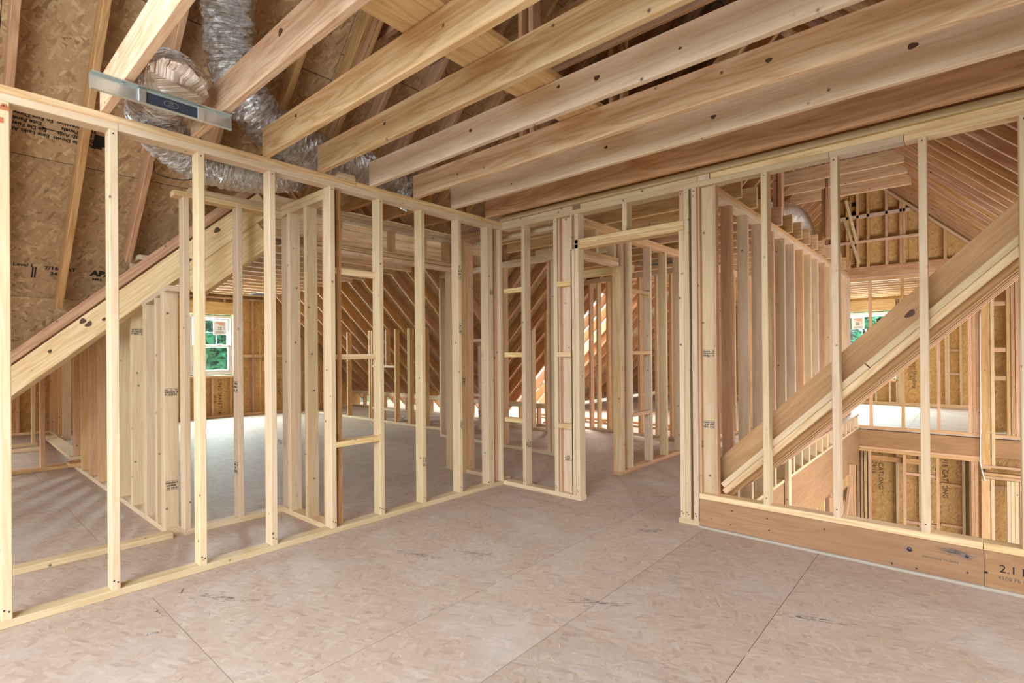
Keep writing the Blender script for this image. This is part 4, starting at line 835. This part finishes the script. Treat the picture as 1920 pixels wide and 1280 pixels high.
rb = E('register_boot', 'long galvanised register hanger bar with a dark label between the first joists', 'register', (.45, -2.84, 2.43))
bx, bz = .44, 2.44
P('channel', bx-.002, bx+.002, -3.12, -2.545, 2.388, 2.456, 'galv', rb)
P('lip', bx, bx+.028, -3.115, -2.55, 2.455, 2.459, 'galv', rb); P('lip', bx, bx+.022, -3.115, -2.55, 2.384, 2.388, 'galv', rb)
P('label_plate', bx+.003, bx+.008, -2.915, -2.705, 2.396, 2.444, 'dark', rb, 'dark blue label panel')
P('collar', bx+.003, bx+.016, -2.945, -2.915, 2.390, 2.450, 'galv', rb); P('collar', bx+.003, bx+.016, -2.705, -2.675, 2.390, 2.450, 'galv', rb)
TXT('THE', .009, (bx+.0085, -2.815, 2.426), (0, 1, 0), (0, 0, 1), 'galv', rb); TXT('B-O-X', .009, (bx+.0085, -2.815, 2.415), (0, 1, 0), (0, 0, 1), 'galv', rb)
for y in (-3.0, -2.93, -2.83, -2.74, -2.62): 
    P('rivet', bx+.002, bx+.008, y-.004, y+.004, 2.445, 2.453, 'galv', rb)
def ring(par, c, a, b_, t, mt):
    vs = []; k = 28
    for i in range(k):
        th = 2*math.pi*i/k
        for s in (1, 1-t): vs.append((c[0], c[1]+a*s*math.cos(th), c[2]+b_*s*math.sin(th)))
    fs = [(2*i, 2*((i+1) % k), 2*((i+1) % k)+1, 2*i+1) for i in range(k)]
    me = bpy.data.meshes.new('oval_emblem'); me.from_pydata(vs, [], fs); me.materials.append(M[mt]); link('oval_emblem', me, par, Matrix.Identity(4))
ring(rb, (bx+.0086, -2.815, 2.420), .030, .0145, .08, 'galv')
def reg(x, y, z, lab, sx_=.3, sy_=.12):
    o = E('ceiling_register', lab, 'register', (x, y, z))
    P('flange', x-sx_/2, x+sx_/2, y-sy_/2, y+sy_/2, z-.004, z, 'galv', o); P('boot_box', x-sx_/2+.02, x+sx_/2-.02, y-sy_/2+.02, y+sy_/2-.02, z, z+.12, 'galv', o)
    P('opening', x-sx_/2+.03, x+sx_/2-.03, y-sy_/2+.03, y+sy_/2-.03, z-.006, z-.004, 'dark', o)  # solid dark plate stands in for the shade inside the boot
reg(-2.35, -.80, HT, 'galvanised ceiling register seen just right of the valley beam', .34, .35); reg(-7.35, .85, HT, 'galvanised ceiling register near the far west wall of the wing', .4, .3)
reg(-.15, 2.05, HT, 'galvanised ceiling register beyond the doorway, above the hall door header', .34, .30); reg(.1, 3.15, HT, 'galvanised ceiling register above the far hall partition', .6, .2)

# white cable stapled down the post at the stairwell
cb = E('white_cable', 'white electrical cable running down the post at the stairwell corner', 'cable', (3.41, 6.30, 1))
tube('strand', [(3.435, 6.28, 1.75), (3.432, 6.285, 1.0), (3.43, 6.28, .3), (3.425, 6.28, -.25), (3.43, 6.27, -.42), (3.47, 6.27, -.62)], .007, 'cable', cb, n=8, seg=40)
# odds and ends
lm = E('lime_level', 'lime green plastic tool standing between the brown knee wall studs', 'tool', (-2.1, -2.2, 0.0))
P('body', -2.32, -2.28, -2.36, -2.33, 1.02, 1.12, 'lime', lm); P('stem', -2.305, -2.295, -2.35, -2.34, 0.0, 1.02, 'lime', lm)
gt = E('lime_tool', 'small lime green item lying on the bright floor beyond the stairwell', 'tool', (3.62, 7.1, 0))
P('body', 3.56, 3.70, 7.0, 7.1, 0, .05, 'lime', gt)
tr = E('crumpled_paper', 'crumpled white paper scrap on the floor under the knee wall', 'paper', (-4.7, 2.3, 0))
bm = bmesh.new(); bmesh.ops.create_icosphere(bm, subdivisions=2, radius=.1)
for v in bm.verts: v.co *= random.uniform(.6, 1.2); v.co.z = max(v.co.z*.6+.055, 0)
me = bpy.data.meshes.new('sheet'); bm.to_mesh(me); bm.free(); link('sheet', me, tr, Matrix.Translation((-4.7, 2.3, 0)), M['paper'])
# fallen screws and chips on the near floor
spots = [(.33, -2.86, 'bright steel screw lying on the floor near the left wall plate'), (.55, -2.95, 'shiny dropped nail on the pale floor, left of the first panel joint'), (.20, -2.72, 'small nail lying beside the left wall bottom plate'), (1.62, -2.60, 'dark metal fastener lying on the floor by the bottom of the picture'), (2.78, -1.75, 'bright screw on the floor below the brown beam'), (2.63, -2.0, 'shiny nail lying near the right panel joint')]
for i, (x, y, lab) in enumerate(spots):
    o = E('loose_screw', lab, 'screw', (x, y, 0), None, 'fasteners dropped on the floor'); a = i*1.3
    tube('shank', [(x, y, .003), (x+.02*math.cos(a), y+.02*math.sin(a), .003), (x+.04*math.cos(a), y+.04*math.sin(a), .003)], .0025, 'bolt' if i == 3 else 'steel', o, n=6, seg=4)
    tube('head', [(x-.003*math.cos(a), y-.003*math.sin(a), .005), (x+.001*math.cos(a), y+.001*math.sin(a), .005)], .005, 'bolt' if i == 3 else 'steel', o, n=8, seg=2)
rn = random.Random(4); vs = []; fs = []
for i in range(420):
    x, y = rn.uniform(.05, 3.4), rn.uniform(-3.2, -.05); a = rn.uniform(0, 3.14); l, wd_ = rn.uniform(.004, .018), rn.uniform(.001, .0035); k = len(vs); h = rn.uniform(.0008, .003)
    c, s = math.cos(a), math.sin(a)
    for u, v in ((-l, -wd_), (l, -wd_), (l, wd_), (-l, wd_)): vs.append((x+u*c-v*s, y+u*s+v*c, h*(1.2 if u > 0 else .5)))
    fs.append((k, k+1, k+2, k+3))
me = bpy.data.meshes.new('wood_chips'); me.from_pydata(vs, [], fs); me.materials.append(M['stud'])
o = link('wood_chips', me, None, Matrix.Identity(4)); o['label'] = 'pale wood splinters and sawdust flecks scattered over the near floor'; o['category'] = 'debris'; o['kind'] = 'stuff'

# ================================================================== OUTSIDE
g = E('ground', 'grassy ground outside the house', 'ground', (0, 0, -3.2), 'structure')
P('lawn', -60, 60, -60, 60, -3.4, -3.2, 'grass', g)
def tree(x, y, h, r, lab, seed, n=5000):
    rn = random.Random(seed); t = E('broadleaf_tree', lab, 'tree', (x, y, -3.2), None, None)
    tube('trunk', [(x, y, -3.2), (x+.1, y, -3.2+h*.4), (x, y+.1, -3.2+h*.75)], .18, 'bark', t, n=10, seg=10)
    vs = []; fs = []; cz = -3.2+h*.55
    for i in range(n):
        while True:
            p = V((rn.uniform(-1, 1), rn.uniform(-1, 1), rn.uniform(-1, 1)))
            if .35 < p.length < 1: break
        p = V((x+p.x*r, y+p.y*r, cz+p.z*h*.5)); a = V((rn.gauss(0, 1), rn.gauss(0, 1), rn.gauss(0, 1))).normalized(); b_ = a.orthogonal().normalized(); s = rn.uniform(.10, .24); k = len(vs)
        vs += [p-a*s, p+b_*s*.45, p+a*s, p-b_*s*.45]; fs.append((k, k+1, k+2, k+3))
    me = bpy.data.meshes.new('crown'); me.from_pydata([tuple(v) for v in vs], [], fs); me.materials.append(M['leaf'])
    link('crown', me, t, Matrix.Identity(4))
tree(-14.5, .8, 9, 3.0, 'leafy green tree filling the west window', 1, 14000); tree(-17.5, 6.4, 11, 3.4, 'green tree behind and right of the tree at the west window', 2, 5000)
tree(-15.5, -5.4, 9, 3.0, 'green tree outside the eave openings on the west side', 3, 4000)
tree(.2, 17.5, 9, 3.2, 'leafy green tree filling the north window', 4, 12000); tree(-6.8, 20.5, 11, 3.4, 'green tree behind and left of the tree at the north window', 5, 5000)
